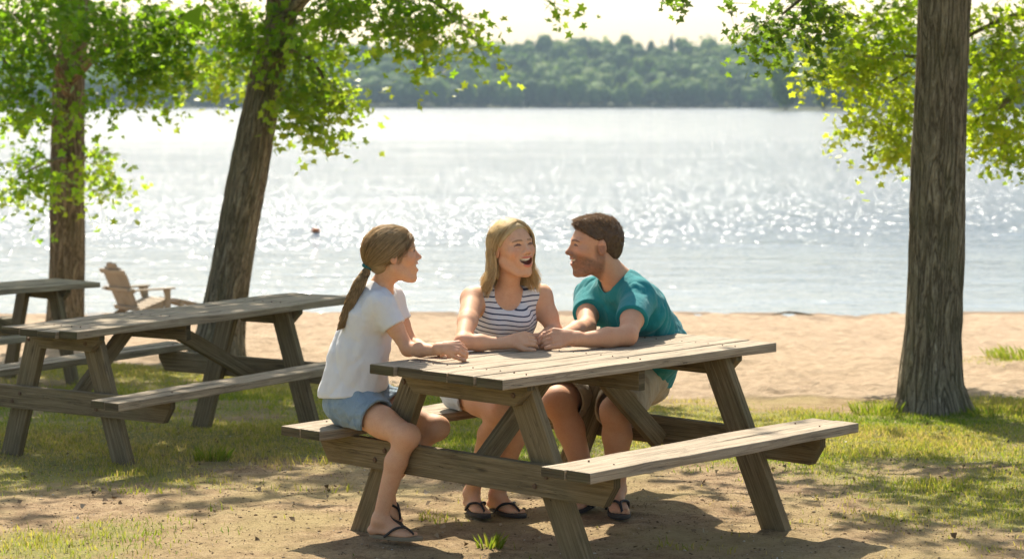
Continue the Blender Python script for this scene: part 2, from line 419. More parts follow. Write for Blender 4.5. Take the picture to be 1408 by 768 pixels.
# ------------------------------------------------------------------ far shore
FY = 1100.
hx = np.linspace(-700, 700, 90); hy = np.linspace(FY-6, FY+520, 40)
HX, HY = np.meshgrid(hx, hy, indexing='ij')
def hill(x, y):
    d = np.clip(y-FY, -6, 600)
    top = 20.5 + 1.5*np.sin(x*.011+1.3) + 1.6*np.sin(x*.031) + 5*smooth(70, 170, x)
    return WATER_Z - .6 + (top+1)*smooth(-6, 190, d) + 4*smooth(190, 520, d)
HZ = hill(HX, HY)
ii = np.arange(HX.size).reshape(HX.shape)
F = np.stack([ii[:-1, :-1], ii[1:, :-1], ii[1:, 1:], ii[:-1, 1:]], -1).reshape(-1, 4)
m, t, b = new_mat('hill_floor', .95, (.05, .06, .025), .1)
hl_ = link_mesh('hills', np_mesh('hills', np.stack([HX, HY, HZ], -1).reshape(-1, 3), F), m, smooth=True); tag(hl_, kind='structure')

def ico(sub):
    bm = bmesh.new(); bmesh.ops.create_icosphere(bm, subdivisions=sub, radius=1)
    V = np.array([v.co[:] for v in bm.verts]); F = np.array([[v.index for v in f.verts] for f in bm.faces]); bm.free(); return V, F
def foliage_mat(name, stops, transl, rough=.6, tw=.5, bumpn=None):
    m, t, b = new_mat(name, rough, spec=.25)
    a = t.add('ShaderNodeAttribute', attribute_name='tint').outputs['Fac']
    c = t.ramp(a, stops)
    if bumpn:
        pos = t.add('ShaderNodeNewGeometry').outputs['Position']
        nn = t.noise(pos, bumpn, 5, .7)
        c = t.mix(t.ramp(nn, [(.38, (.8,)*3), (.55, (0,)*3)]), c, tuple(x*.35 for x in stops[0][1]))
        t.link(t.bump(nn, 1.0, .8), b.inputs['Normal'])
    t.link(c, b.inputs['Base Color'])
    if tw:
        tr = t.add('ShaderNodeBsdfTranslucent'); t.link(t.ramp(a, transl), tr.inputs[0])
        mx = t.add('ShaderNodeMixShader'); mx.inputs[0].default_value = tw
        out = t.n['Material Output']; t.link(b.outputs[0], mx.inputs[1]); t.link(tr.outputs[0], mx.inputs[2]); t.link(mx.outputs[0], out.inputs[0])
    return m
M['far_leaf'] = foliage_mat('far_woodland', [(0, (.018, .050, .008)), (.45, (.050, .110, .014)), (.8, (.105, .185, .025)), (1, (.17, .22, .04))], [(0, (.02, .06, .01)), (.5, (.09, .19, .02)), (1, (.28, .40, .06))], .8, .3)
V3, F3 = ico(3)
def leafy(C, RX, RZ, TI, per, size):
    """small leaf-clump faces over and inside the crowns"""
    n = len(C); d = rng.normal(size=(n, per, 3)); d /= np.linalg.norm(d, axis=2, keepdims=True)
    lump = 1+.22*fbm(d*2.1+rng.random((n, 1, 1))*90, 2)
    rr = (.80+.30*rng.random((n, per)))*lump
    p = C[:, None]+d*rr[..., None]*np.stack([RX, RX, RZ], -1)[:, None]
    nr = d+rng.normal(size=d.shape)*.55; nr /= np.linalg.norm(nr, axis=2, keepdims=True)
    a = np.cross(nr, rng.normal(size=d.shape)); a /= np.linalg.norm(a, axis=2, keepdims=True); b_ = np.cross(nr, a)
    s_ = (size*RX[:, None]*rng.uniform(.5, 1.3, (n, per)))[..., None]
    V = np.stack([p-a*s_, p-b_*s_*.8, p+a*s_, p+b_*s_*.8], 2).reshape(-1, 3); F = np.arange(len(V)).reshape(-1, 4)
    ti = np.clip(TI[:, None]+.22*d[..., 2]+rng.normal(size=(n, per))*.13+.5*(lump-1), 0, 1)  # upper faces tinted lighter and hollows darker, as if lit from above
    return V, F, np.repeat(ti.ravel(), 4)
def join_leafy(o, L):
    """append clump faces to a crown mesh"""
    me = o.data; nv = len(me.vertices); co = np.empty(nv*3, np.float32); me.vertices.foreach_get('co', co)
    ti = np.empty(nv, np.float32); me.attributes['tint'].data.foreach_get('value', ti)
    tri = np.empty(len(me.polygons)*3, np.int32); me.polygons.foreach_get('vertices', tri) if False else me.loops.foreach_get('vertex_index', tri)
    V, F, T = L; F2_ = np.concatenate([F[:, [0, 1, 2]], F[:, [0, 2, 3]]])+nv
    m2 = np_mesh(me.name, np.concatenate([co.reshape(-1, 3), V]), np.concatenate([tri.reshape(-1, 3), F2_])); set_float(m2, 'tint', np.concatenate([ti, T]))
    for mm in me.materials: m2.materials.append(mm)
    m2.polygons.foreach_set('use_smooth', np.r_[np.ones(len(tri)//3, bool), np.zeros(len(F2_), bool)]); o.data = m2
def blobs(C, RX, RZ, TI, name, mat, parent=None, V0=V3, F0=F3, kind=None, world=True, amp=.28, fr=2.3):
    n = len(C); k = len(V0)
    off = rng.random((n, 1, 3))*300
    nn = 1 + amp*fbm(V0[None]*fr+off, 3) + .10*vnoise(V0[None]*9+off)
    V = V0[None]*nn[..., None]*np.stack([RX, RX, RZ], -1)[:, None, :] + C[:, None, :]
    F = (F0[None] + (np.arange(n)*k)[:, None, None]).reshape(-1, 3)
    me = np_mesh(name, V.reshape(-1, 3), F)
    ti = np.clip(TI[:, None] + .25*(V0[None, :, 2]) + .9*(nn-1), 0, 1)  # lit tops and shaded hollows are painted into the crown tint
    set_float(me, 'tint', ti.ravel())
    return link_mesh(name, me, mat, parent, world, smooth=True)
Cs, RXs, RZs, TIs = [], [], [], []
V2, F2 = ico(2)
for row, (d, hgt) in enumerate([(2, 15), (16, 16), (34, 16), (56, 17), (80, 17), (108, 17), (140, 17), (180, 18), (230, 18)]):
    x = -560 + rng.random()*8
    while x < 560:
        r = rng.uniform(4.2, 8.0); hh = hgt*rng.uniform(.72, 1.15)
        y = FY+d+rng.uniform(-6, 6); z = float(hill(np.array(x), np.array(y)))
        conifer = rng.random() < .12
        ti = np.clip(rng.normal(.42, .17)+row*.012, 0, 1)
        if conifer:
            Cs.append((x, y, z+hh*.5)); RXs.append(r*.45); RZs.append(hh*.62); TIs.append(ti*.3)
        else:
            Cs.append((x, y, z+hh*.55)); RXs.append(r); RZs.append(hh*.47); TIs.append(ti)
            for q in range(2):
                Cs.append((x+rng.normal()*r*.5, y-rng.random()*r*.5, z+hh*rng.uniform(.35, .85))); RXs.append(r*rng.uniform(.35, .6)); RZs.append(r*rng.uniform(.4, .6)); TIs.append(np.clip(ti+rng.normal()*.1, 0, 1))
        x += r*rng.uniform(1.1, 1.7)
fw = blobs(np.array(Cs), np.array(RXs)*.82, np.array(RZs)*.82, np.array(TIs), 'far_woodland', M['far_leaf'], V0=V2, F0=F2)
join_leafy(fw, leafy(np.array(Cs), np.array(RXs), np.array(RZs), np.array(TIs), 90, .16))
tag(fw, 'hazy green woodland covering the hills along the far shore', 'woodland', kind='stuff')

# ------------------------------------------------------------------ tubes, bark
def tube(name, pts, rad, mat, parent=None, seg=10, bark=0, flare=0, world=True, vs=1.0, sub=1):
    pts = np.asarray(pts, float); rad = np.asarray(rad, float)
    if sub > 1:
        n = len(pts); tt = np.linspace(0, n-1, (n-1)*sub+1); i = np.clip(tt.astype(int), 0, n-2); f = tt-i
        def cr(A):
            Ae = np.concatenate([[2*A[0]-A[1]], A, [2*A[-1]-A[-2]]])
            p0, p1, p2, p3 = Ae[i], Ae[i+1], Ae[i+2], Ae[i+3]; ff = f[:, None] if A.ndim > 1 else f
            return .5*((2*p1)+(-p0+p2)*ff+(2*p0-5*p1+4*p2-p3)*ff**2+(-p0+3*p1-3*p2+p3)*ff**3)
        pts, rad = cr(pts), cr(rad)
    n = len(pts); T = np.gradient(pts, axis=0); T /= np.linalg.norm(T, axis=1)[:, None]
    ref = np.array([1, 0, 0]) if abs(T[0][0]) < .8 else np.array([0, 1, 0])
    A = ref - T*(T@ref)[:, None]; A /= np.linalg.norm(A, axis=1)[:, None]; B = np.cross(T, A)
    th = np.linspace(0, 2*math.pi, seg, endpoint=False)
    ring = np.cos(th)[None, :, None]*A[:, None]+np.sin(th)[None, :, None]*B[:, None]
    r = rad[:, None]*np.ones(seg)[None]
    L = np.concatenate([[0], np.cumsum(np.linalg.norm(np.diff(pts, axis=0), axis=1))])
    if bark:
        q = np.stack([np.cos(th)[None]*6.5+0*L[:, None], np.sin(th)[None]*6.5+0*L[:, None], L[:, None]*1.7+0*th[None]], -1)
        ridg = 1-np.abs(fbm(q, 3))*1.6
        r = r + bark*(ridg-.5)
        lump = fbm(np.stack([np.cos(th)[None]*1.2+0*L[:, None], np.sin(th)[None]*1.2+0*L[:, None], L[:, None]*1.1+0*th[None]], -1), 2)
        r = r*(1+.06*lump)
    if flare:
        fl = flare*np.exp(-np.clip(L, 0, 9)/.16)[:, None]*(.55+.45*np.cos(th*5+1)[None]+.3*np.cos(th*3)[None])
        r = r+np.clip(fl, 0, 1)
    V = (pts[:, None]+ring*r[..., None]).reshape(-1, 3)
    ii = np.arange(n*seg).reshape(n, seg); jj = np.roll(ii, -1, 1)
    F = np.stack([ii[:-1], jj[:-1], jj[1:], ii[1:]], -1).reshape(-1, 4)
    me = np_mesh(name, V, F)
    uv = me.uv_layers.new(name='UVMap'); co = np.zeros((len(F)*4, 2), np.float32)
    u = (th/(2*math.pi)); k = F.ravel(); uu = u[k % seg].reshape(-1, 4); 
    last = (np.arange(len(F)) % seg) == seg-1; uu[last, 1] = 1; uu[last, 2] = 1
    co[:, 0] = (uu*2*math.pi*rad.mean()).ravel(); co[:, 1] = L[k//seg]
    uv.data.foreach_set('uv', co.ravel())
    return link_mesh(name, me, mat, parent, world, smooth=True)
def bark_mat(name, d, mcol, l, moss=.35):
    m, t, b = new_mat(name, .95, spec=.12)
    uv = t.add('ShaderNodeUVMap').outputs[0]
    def ridge(sc_, dist, rot):
        q = t.noise(t.mapping(uv, sc_, rot=(0, 0, rot)), 1, 3, .55, dist)
        q = t.math('ABSOLUTE', t.math('SUBTRACT', q, .5)); return t.math('MULTIPLY', q, 5.0, True)
    r1 = ridge((21, 2.4, 1), 1.0, .05); r2 = ridge((40, 7.0, 1), .8, -.08)
    n = t.noise(t.mapping(uv, (90, 40, 1)), 1, 5, .7); big = t.noise(t.mapping(uv, (5, 2.2, 1)), 1, 4, .6)
    h = t.math('ADD', t.math('MULTIPLY', t.math('MINIMUM', r1, t.math('ADD', r2, .25)), .85), t.math('MULTIPLY', n, .5))
    c = t.ramp(h, [(.25, d), (.75, mcol), (1.15, l)]); c = t.ramp(t.math('MULTIPLY', h, .8), [(.22, d), (.5, mcol), (.85, l)])
    c = t.mix(t.math('MULTIPLY', t.ramp(big, [(.45, (0,)*3), (.65, (1,)*3)]), moss), c, (.13, .135, .06))
    t.link(c, b.inputs['Base Color']); t.link(t.bump(h, 1.0, .04), b.inputs['Normal'])
    return m
M['bark'] = bark_mat('grey_brown_bark', (.115, .09, .056), (.38, .31, .205), (.60, .51, .365), .3)
M['bark_warm'] = bark_mat('warm_brown_bark', (.11, .08, .048), (.35, .27, .17), (.55, .45, .31), .25)
M['leaf'] = foliage_mat('maple_leaves', [(0, (.035, .085, .012)), (.5, (.06, .13, .018)), (1, (.10, .17, .025))], [(0, (.13, .26, .015)), (.5, (.28, .42, .03)), (1, (.50, .58, .06))], .45, .55)
M['leaf_bright'] = foliage_mat('spring_leaves', [(0, (.07, .13, .015)), (.5, (.11, .18, .02)), (1, (.15, .21, .03))], [(0, (.26, .46, .012)), (.5, (.44, .62, .016)), (1, (.64, .74, .03))], .45, .6)

M['leaf_mid'] = foliage_mat('lightened_maple_leaves', [(0, (.05, .11, .012)), (.5, (.08, .15, .018)), (1, (.12, .19, .025))], [(0, (.18, .40, .012)), (.5, (.34, .58, .016)), (1, (.56, .70, .04))], .45, .55)  # maple leaves with brightness put into the colour, offsetting upper crown shade
# maple leaf outline
ang = [(-90, .12), (-62, .55), (-30, .62), (-12, .42), (18, .92), (42, .5), (68, .62), (90, 1.0), (112, .62), (138, .5), (162, .92), (192, .42), (210, .62), (242, .55)]
LV = np.array([[0, .12, 0]]+[[r*.5*math.cos(R(a)), r*.5*math.sin(R(a))+.1, .04*abs(math.cos(R(a)))*r] for a, r in ang])
LF = np.array([[0, i+1, (i+1) % len(ang)+1] for i in range(len(ang))])
LVs = np.array([[0, -.1, 0], [.42, .05, .05], [.22, .3, .03], [0, .62, -.03], [-.22, .3, .03], [-.42, .05, .05]]); LFs = np.array([[0, 1, 2], [0, 2, 3], [0, 3, 4], [0, 4, 5]])
def leaves(C, size, tint, name, mat, parent, droop=.5, simple=False):
    V0, F0 = (LVs, LFs) if simple else (LV, LF)
    n = len(C); k = len(V0)
    # orientation: tip direction outward/down, normal mostly up
    az = rng.random(n)*2*math.pi; dz = -droop + rng.normal(size=n)*.45
    Yd = np.stack([np.cos(az), np.sin(az), dz], -1); Yd /= np.linalg.norm(Yd, axis=1)[:, None]
    up = np.stack([rng.normal(size=n)*.8, rng.normal(size=n)*.8-.25, np.ones(n)*.8], -1)
    Xd = np.cross(Yd, up); Xd /= np.linalg.norm(Xd, axis=1)[:, None]; Zd = np.cross(Xd, Yd)
    s = (size*rng.uniform(.5, 1.25, n))[:, None, None]
    V = (V0[None, :, 0, None]*Xd[:, None]+V0[None, :, 1, None]*Yd[:, None]+V0[None, :, 2, None]*Zd[:, None])*s + C[:, None]
    F = (F0[None]+(np.arange(n)*k)[:, None, None]).reshape(-1, 3)
    me = np_mesh(name, V.reshape(-1, 3), F)
    set_float(me, 'tint', np.repeat(np.clip(tint, 0, 1), k))
    return link_mesh(name, me, mat, parent, True)
def spray(c, r, n, per=9, sp=.10):
    """n twigs inside an ellipsoid, several leaves along each; returns leaf points and twig lines"""
    c = np.asarray(c, float); r = np.asarray(r, float)
    d = rng.normal(size=(n, 3)); d /= np.linalg.norm(d, axis=1)[:, None]
    base = c + d*r*(rng.random((n, 1))**.45)
    dr = rng.normal(size=(n, 3))*[1, 1, .5]+[0, 0, -.35]; dr /= np.linalg.norm(dr, axis=1)[:, None]
    tt = np.linspace(0, 1, per)[None, :, None]
    pts = base[:, None]+dr[:, None]*tt*sp*3.0 + rng.normal(size=(n, per, 3))*sp*.36
    pts[:, :, 2] -= (tt[..., 0]**2)*sp*.8
    return pts.reshape(-1, 3), base, dr*sp*3.0
def twig_mesh(base, vec, name, mat, parent, r=.0035):
    n = len(base); A = np.cross(vec, [0, 0, 1.]); A /= np.linalg.norm(A, axis=1)[:, None]+1e-9; B = np.cross(vec, A); B /= np.linalg.norm(B, axis=1)[:, None]+1e-9
    V = []; 
    for th in (0, 2.1, 4.2): V.append(base+(A*math.cos(th)+B*math.sin(th))*r)
    V.append(base+vec); V = np.stack(V, 1)
    F = (np.array([[0, 1, 3], [1, 2, 3], [2, 0, 3]])[None]+(np.arange(n)*4)[:, None, None]).reshape(-1, 3)
    return link_mesh(name, np_mesh(name, V.reshape(-1, 3), F), mat, parent, True)
def make_tree(name, label, cat, base, Yd, line, clusters, canopy, bark, leafmat, limbs, group='trees on the lawn', size=.108, extra_top=None, flare=.07, tb=0.):
    t = empty(name, base); tag(t, label, cat, group)
    pts = np.array([P(px, py, Yd) for px, py, wd in line]); rad = np.array([wd*.5/FPX*Yd for px, py, wd in line])
    # reach below ground, and on above the frame
    pts = np.concatenate([[pts[0]-[0, 0, .12]], pts]); rad = np.concatenate([[rad[0]*1.12], rad])
    if extra_top:
        for dx, dy, z, r in extra_top: pts = np.concatenate([pts, [[pts[-1][0]+dx, pts[-1][1]+dy, z]]]); rad = np.append(rad, r)
    tube('trunk', pts, rad, M[bark], t, 72, .012, flare, sub=14)
    LP, TI, BB, VV = [], [], [], []
    for (cx, cy, Y_, rx, ry, rz, n, ti) in clusters:          # pixel ellipses with a real depth of their own
        c = P(cx, cy, Y_); k = Y_/FPX
        p, bb, vv = spray(c, (rx*k, ry, rz*k), max(2, int(n*.62)), 14, size*1.25)
        LP.append(p); TI.append(np.full(len(p), ti)+rng.normal(size=len(p))*.16); BB.append(bb); VV.append(vv)
    lp = np.concatenate(LP); ti = np.concatenate(TI)
    leaves(lp, size, ti, 'crown', M[leafmat], t)
    twig_mesh(np.concatenate(BB), np.concatenate(VV), 'twigs', M[bark], t)
    if canopy:
        LP = []
        for (x, y, z, rx, ry, rz, n) in canopy:
            p, _, _ = spray((x, y, z), (rx, ry, rz), n, 8, .22); LP.append(p)
        lp = np.concatenate(LP); leaves(lp, size*2.1, rng.normal(.4, .2, len(lp)), 'upper_crown', M[leafmat], t, simple=True)
    for L_ in limbs:
        pp = [P(*q[:3]) if len(q) == 4 else np.array(q[1:4]) for q in L_]; rr = [q[-1] for q in L_]
        tube('limb', pp, rr, M[bark], t, 10, .002, 0, sub=5)
    return t

# ------------------------------------------------------------------ the trees
# clusters: (px, py, depth, rx px, ry metres in depth, rz px, twigs, tint)
make_tree('maple_tree', 'upright maple on the left with the warm brown trunk, behind the cut-off picnic table', 'tree',
  (float(P(90, 460, 22)[0]), 22, float(gz(0, 22))), 22.0,
  [(89, 470, 60), (90, 430, 51), (92, 330, 47), (93, 230, 45), (94, 120, 43), (99, 60, 40), (104, 0, 37)],
  [(25, 30, 20.5, 60, .7, 60, 115, .35), (88, 10, 21.4, 60, .5, 30, 60, .3), (175, 35, 20.5, 68, .8, 45, 110, .35), (255, 35, 20.5, 75, .8, 38, 105, .45), (172, 82, 20.3, 66, .5, 24, 58, .35),
   (318, 25, 20.5, 35, .6, 35, 42, .5), (25, 110, 20.3, 42, .5, 45, 55, .4), (55, 150, 20.5, 30, .4, 25, 30, .6), (22, 225, 20.5, 26, .4, 14, 13, .6), (45, 255, 20.5, 38, .4, 20, 30, .6), (62, 205, 20.5, 16, .3, 14, 7, .5),
   (135, 232, 21.3, 20, .3, 38, 24, .75), (160, 255, 21.3, 10, .2, 10, 4, .7), (142, 205, 21.3, 14, .2, 8, 4, .7), (125, 125, 20.6, 14, .3, 25, 12, .5),
   (215, 103, 20.4, 50, .4, 14, 24, .5), (285, 102, 20.8, 55, .4, 24, 40, .95), (215, 140, 20.4, 10, .2, 8, 4, .7), (178, 124, 20.4, 10, .2, 9, 4, .7), (325, 90, 20.8, 18, .3, 25, 12, .95)],
  [(-4.6, 20.6, 4.6, 2.2, 1.8, 1.5, 150), (-3.2, 19.8, 5.6, 2.0, 1.8, 1.4, 130), (-5.6, 21.5, 6.6, 2.4, 2.2, 1.8, 200), (-4.4, 22.5, 8.2, 2.2, 2.2, 1.7, 160)],
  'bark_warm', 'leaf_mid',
  [[(96, 110, 21.9, .07), (150, 60, 21.2, .045), (215, 40, 20.7, .03), (300, 30, 20.5, .012)], [(94, 130, 21.9, .06), (60, 60, 21.2, .035), (20, 20, 20.7, .015)],
   [(92, 215, 21.9, .03), (60, 225, 21, .016), (30, 240, 20.5, .006)], [(92, 240, 22, .025), (120, 215, 21.5, .014), (150, 205, 21.3, .005)], [(93, 190, 22, .03), (30, 130, 21, .02), (5, 80, 20.4, .01)]],
  extra_top=[(.05, 0, 4.2, .24), (.1, .1, 6.2, .17), (-.1, .2, 8.6, .07)], flare=.05)
make_tree('maple_tree', 'leaning maple with a mossy slanting trunk behind the end of the shaded table', 'tree',
  (float(P(300, 495, 18.9)[0]), 18.9, float(gz(0, 18.9))), 18.9,
  [(297, 500, 84), (303, 460, 68), (310, 412, 60), (324, 330, 54), (340, 248, 52), (354, 170, 50), (368, 100, 48), (379, 50, 45), (388, 0, 44)],
  [(410, 25, 18.6, 32, .4, 32, 38, .5), (340, 40, 18.5, 26, .25, 36, 26, .55), (424, 85, 18.6, 32, .4, 38, 44, .7), (445, 130, 18.4, 38, .35, 26, 42, .85), (470, 140, 18.3, 24, .3, 13, 13, .9),
   (437, 165, 18.3, 26, .25, 9, 10, .8), (442, 190, 18.3, 7, .15, 10, 5, .8), (400, 120, 18.5, 18, .3, 30, 20, .9),
   (480, 15, 17.6, 45, .5, 22, 32, .5), (535, 8, 17.4, 45, .5, 22, 36, .5), (560, 28, 17.4, 35, .4, 22, 22, .65), (590, 45, 17.4, 22, .3, 26, 20, .8), (625, 20, 17.4, 26, .4, 28, 22, .6), (652, 52, 17.4, 11, .2, 14, 8, .8), (552, 62, 17.4, 10, .2, 10, 4, .7),
   (745, 4, 16.8, 12, .2, 8, 5, .5), (372, 42, 18.3, 26, .2, 12, 9, .4)],
  [(-2.2, 17.8, 4.3, 2.3, 1.8, 1.1, 190), (-3.6, 18.6, 5.6, 2.4, 1.9, 1.4, 180), (-.9, 18.6, 5.2, 1.9, 1.6, 1.2, 170), (-2.4, 17.0, 6.2, 2.6, 2.0, 1.4, 210), (-2.6, 20.0, 8, 2.4, 2.2, 1.6, 160),
   (-3.9, 15.6, 4.6, 1.7, 1.3, .8, 120)],
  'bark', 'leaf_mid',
  [[(382, 40, 18.8, .07), (440, -20, 18, .045), (520, -30, 17.6, .03), (600, 5, 17.4, .014), (645, 40, 17.4, .006)], [(372, 85, 18.7, .04), (410, 70, 18.4, .025), (445, 110, 18.4, .012), (440, 170, 18.3, .004)],
   [(388, 0, 18.8, .08), (330, -60, 18.2, .05), (240, -120, 17.6, .03)], [(430, -20, 18, .03), (560, -80, 17, .02), (680, -40, 16.8, .012), (745, 0, 16.8, .004)]],
  extra_top=[(.12, -.1, 4.0, .24), (.2, -.1, 5.6, .17), (.1, .1, 8.2, .06)], flare=.08)
make_tree('maple_tree', 'straight thick trunked maple standing alone on the right lawn', 'tree',
  (float(P(1281, 565, 14.3)[0]), 14.3, float(gz(0, 14.3))), 14.3,
  [(1281, 572, 112), (1280, 545, 95), (1279, 525, 88), (1281, 470, 80), (1284, 400, 77), (1288, 300, 74), (1290, 230, 72), (1294, 120, 71), (1298, 0, 72)],
  [(1075, 28, 13.6, 32, .3, 26, 26, .25), (1105, 10, 13.6, 34, .3, 22, 22, .3), (1050, 60, 13.6, 14, .2, 9, 6, .3), (1092, 52, 13.6, 14, .2, 16, 8, .4), (1150, 12, 13.7, 30, .3, 18, 16, .6), (1000, 2, 13.4, 10, .2, 6, 3, .3), (932, 0, 13.4, 22, .2, 5, 4, .3)],
  [(2.0, 13.6, 4.3, 1.9, 1.5, .9, 120), (4.0, 13.6, 4.6, 1.8, 1.6, 1.0, 150), (2.9, 14.6, 6.0, 2.5, 2.2, 1.4, 150), (3.0, 12.6, 5.4, 1.9, 1.5, 1.0, 150), (2.8, 15.0, 8.0, 2.4, 2.2, 1.5, 150)],
  'bark', 'leaf',
  [[(1296, -60, 14.3, .06), (1220, -50, 13.9, .04), (1130, -20, 13.7, .02), (1075, 20, 13.6, .007)], [(1220, -50, 13.9, .03), (1080, -60, 13.5, .02), (1000, -20, 13.4, .01), (935, -4, 13.4, .004)]],
  extra_top=[(.02, 0, 3.9, .17), (.05, 0, 5.6, .13), (0, .1, 8.4, .05)], flare=.09, size=.085)
# a tree whose trunk stands outside the right edge; its bright limbs reach into view
make_tree('maple_tree', 'bright yellow-green branches of a tree reaching in from the right edge behind the thick trunk', 'tree',
  (float(P(1500, 520, 17.5)[0]), 17.5, float(gz(0, 17.5))), 17.5,
  [(1502, 520, 100), (1500, 480, 80), (1495, 400, 70), (1490, 200, 66), (1485, 0, 60)],
  [(1125, 72, 17.2, 32, .4, 14, 20, .85), (1165, 98, 17.2, 46, .4, 20, 40, .9), (1215, 60, 17, 60, .5, 45, 75, .6), (1228, 110, 17.3, 34, .4, 35, 44, .85), (1232, 145, 17.3, 22, .4, 20, 24, .95), (1195, 158, 17.3, 18, .3, 8, 6, .9),
   (1215, 165, 17.2, 42, .3, 16, 26, .8), (1235, 190, 17.2, 26, .3, 20, 30, .8), (1195, 168, 17.2, 20, .3, 8, 8, .8), (1222, 208, 17.2, 20, .2, 9, 9, .7),
   (1180, 25, 17.2, 40, .4, 25, 34, .6), (1240, 15, 17.2, 45, .4, 25, 44, .5),
   (1370, 40, 17, 50, .6, 45, 90, .6), (1375, 110, 17, 45, .6, 40, 75, .65), (1360, 165, 17, 40, .5, 32, 60, .7), (1395, 185, 17, 25, .4, 24, 26, .65), (1345, 195, 17.2, 18, .3, 12, 10, .8), (1393, 212, 16.8, 16, .2, 7, 6, .4), (1378, 218, 16.8, 8, .2, 3, 3, .4)],
  [(4.7, 17.4, 4.6, 1.9, 1.8, 1.3, 170), (3.4, 17.0, 4.0, 1.5, 1.4, .7, 110), (4.4, 18.0, 6.4, 2.4, 2.2, 1.6, 180)],
  'bark', 'leaf_bright',
  [[(1490, 120, 17.4, .09), (1420, 70, 17.2, .05), (1360, 85, 17.1, .03), (1310, 85, 17.2, .022), (1230, 75, 17.2, .014), (1140, 70, 17.2, .006)],
   [(1490, 60, 17.4, .07), (1420, 20, 17.2, .035), (1350, 40, 17.1, .018), (1300, 70, 17.2, .012), (1220, 115, 17.2, .006)],
   [(1490, 170, 17.4, .06), (1410, 130, 17.1, .03), (1370, 150, 17, .016), (1330, 170, 17, .006)]],
  extra_top=[(0, 0, 4.2, .17), (0, 0, 6.5, .1)], flare=.06, size=.088)

# ------------------------------------------------------------------ far promontory trees on the right
PY0 = 700.
def spit(x, y): return WATER_Z - .4 + 1.6*smooth(76, 112, x)*smooth(PY0-2, PY0+10, y)*(1-.0*x)
sx = np.linspace(70, 420, 60); sy = np.linspace(PY0-6, PY0+90, 16); SX, SY = np.meshgrid(sx, sy, indexing='ij')
ii = np.arange(SX.size).reshape(SX.shape); F = np.stack([ii[:-1, :-1], ii[1:, :-1], ii[1:, 1:], ii[:-1, 1:]], -1).reshape(-1, 4)
m, t, b = new_mat('spit_floor', .95, (.05, .06, .03), .1)
tag(link_mesh('headland', np_mesh('headland', np.stack([SX, SY, spit(SX, SY)], -1).reshape(-1, 3), F), m, smooth=True), kind='structure')
M['mid_leaf'] = foliage_mat('headland_leaves', [(0, (.012, .035, .008)), (.5, (.070, .13, .018)), (1, (.17, .24, .04))], [(0, (.02, .06, .01)), (.5, (.12, .24, .03)), (1, (.42, .56, .09))], .8, .35)
hd = [('tall pale green tree at the tip of the headland', 89, 6, 6.6, 17.5, .95), ('rounded olive tree second from the headland tip', 101, 3, 6.4, 17, .85), ('low dark shrubby tree at the headland waterline', 108, 1, 4.0, 7.5, .2),
      ('dark narrow tree in the middle of the headland', 114, 8, 5.6, 15, .15), ('tall dark tree behind the middle of the headland', 110, 30, 7.5, 22, .25), ('broad mid green tree right of the headland middle', 124, 4, 6.4, 13, .5),
      ('tall dark tree over the right part of the headland', 126, 24, 7.2, 23, .3), ('dark green tree nearly hidden by bright leaves on the headland', 137, 6, 6.5, 16, .2), ('tallest dark tree rising behind the bright leaves', 142, 26, 8, 26, .3),
      ('mid green tree left of the thick trunk on the headland', 151, 8, 6.8, 17, .35), ('dark headland tree just right of the thick trunk', 160, 20, 8, 24, .25), ('green headland tree near the right edge', 168, 6, 7, 17, .4), ('headland tree at the right edge of the view', 182, 12, 8, 21, .3)]
for (lb, x, dy, r, hgt, ti) in hd:
    y = PY0+dy; z = float(spit(np.array(x), np.array(y)))
    tr = empty('lakeside_tree', (x, y, z)); tag(tr, lb, 'tree', 'trees on the headland across the water')
    tube('trunk', [(x, y, z-.4), (x+.1, y, z+hgt*.35), (x, y, z+hgt*.7)], [.35, .28, .12], M['bark'], tr, 8)
    n = 20; d = rng.normal(size=(n, 3)); d /= np.linalg.norm(d, axis=1)[:, None]
    C = np.array([x, y, z+hgt*.50])+d*np.array([r*.60, r*.60, hgt*.36])*rng.uniform(.5, 1, (n, 1))
    CC = np.vstack([[x, y, z+hgt*.48], C]); rx_ = np.r_[r*.62, rng.uniform(.26, .46, n)*r]; rz_ = np.r_[hgt*.42, rng.uniform(.22, .40, n)*r]; tt_ = np.r_[ti, np.clip(ti+rng.normal(size=n)*.16, 0, 1)]
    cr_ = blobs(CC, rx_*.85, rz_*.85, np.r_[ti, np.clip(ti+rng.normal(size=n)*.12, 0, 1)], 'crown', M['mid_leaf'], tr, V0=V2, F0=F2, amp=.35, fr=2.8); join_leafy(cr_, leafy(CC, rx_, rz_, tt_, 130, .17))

# ------------------------------------------------------------------ boathouses and buoy
m_wh = new_mat('white_boards', .7, (.72, .68, .62))[0]; m_rf = new_mat('dull_red_roof', .8, (.35, .16, .12))[0]; m_dk = new_mat('dark_opening', .8, (.05, .05, .05))[0]
for lb, px, ww in (('small white boathouse on the far shore, the left one', 390, 3.0), ('small white boathouse on the far shore, the right one', 403, 3.4)):
    c = P(px, 148, FY-1); c[2] = WATER_Z+.25
    t = empty('boathouse', c); tag(t, lb, 'boathouse', 'boathouses on the far shore')
    wb = WB(); wb.prism(rect(-ww/2, ww/2, 0, 2.2), (0, 1.5, 0), (1, 0, 0), (0, 0, 1), 3, .02); wb.build('wall', [m_wh, m_wh], t)
    wb = WB(); wb.prism([(-ww/2-.3, 2.21), (ww/2+.3, 2.21), (0, 3.6)], (0, 1.5, 0), (1, 0, 0), (0, 0, 1), 3.4, .02); wb.build('roof', [m_rf, m_rf], t)
    wb = WB(); wb.prism(rect(-.5, .5, .1, 1.7), (0, -.03, 0), (1, 0, 0), (0, 0, 1), .05, .01); wb.build('door', [m_dk, m_dk], t)
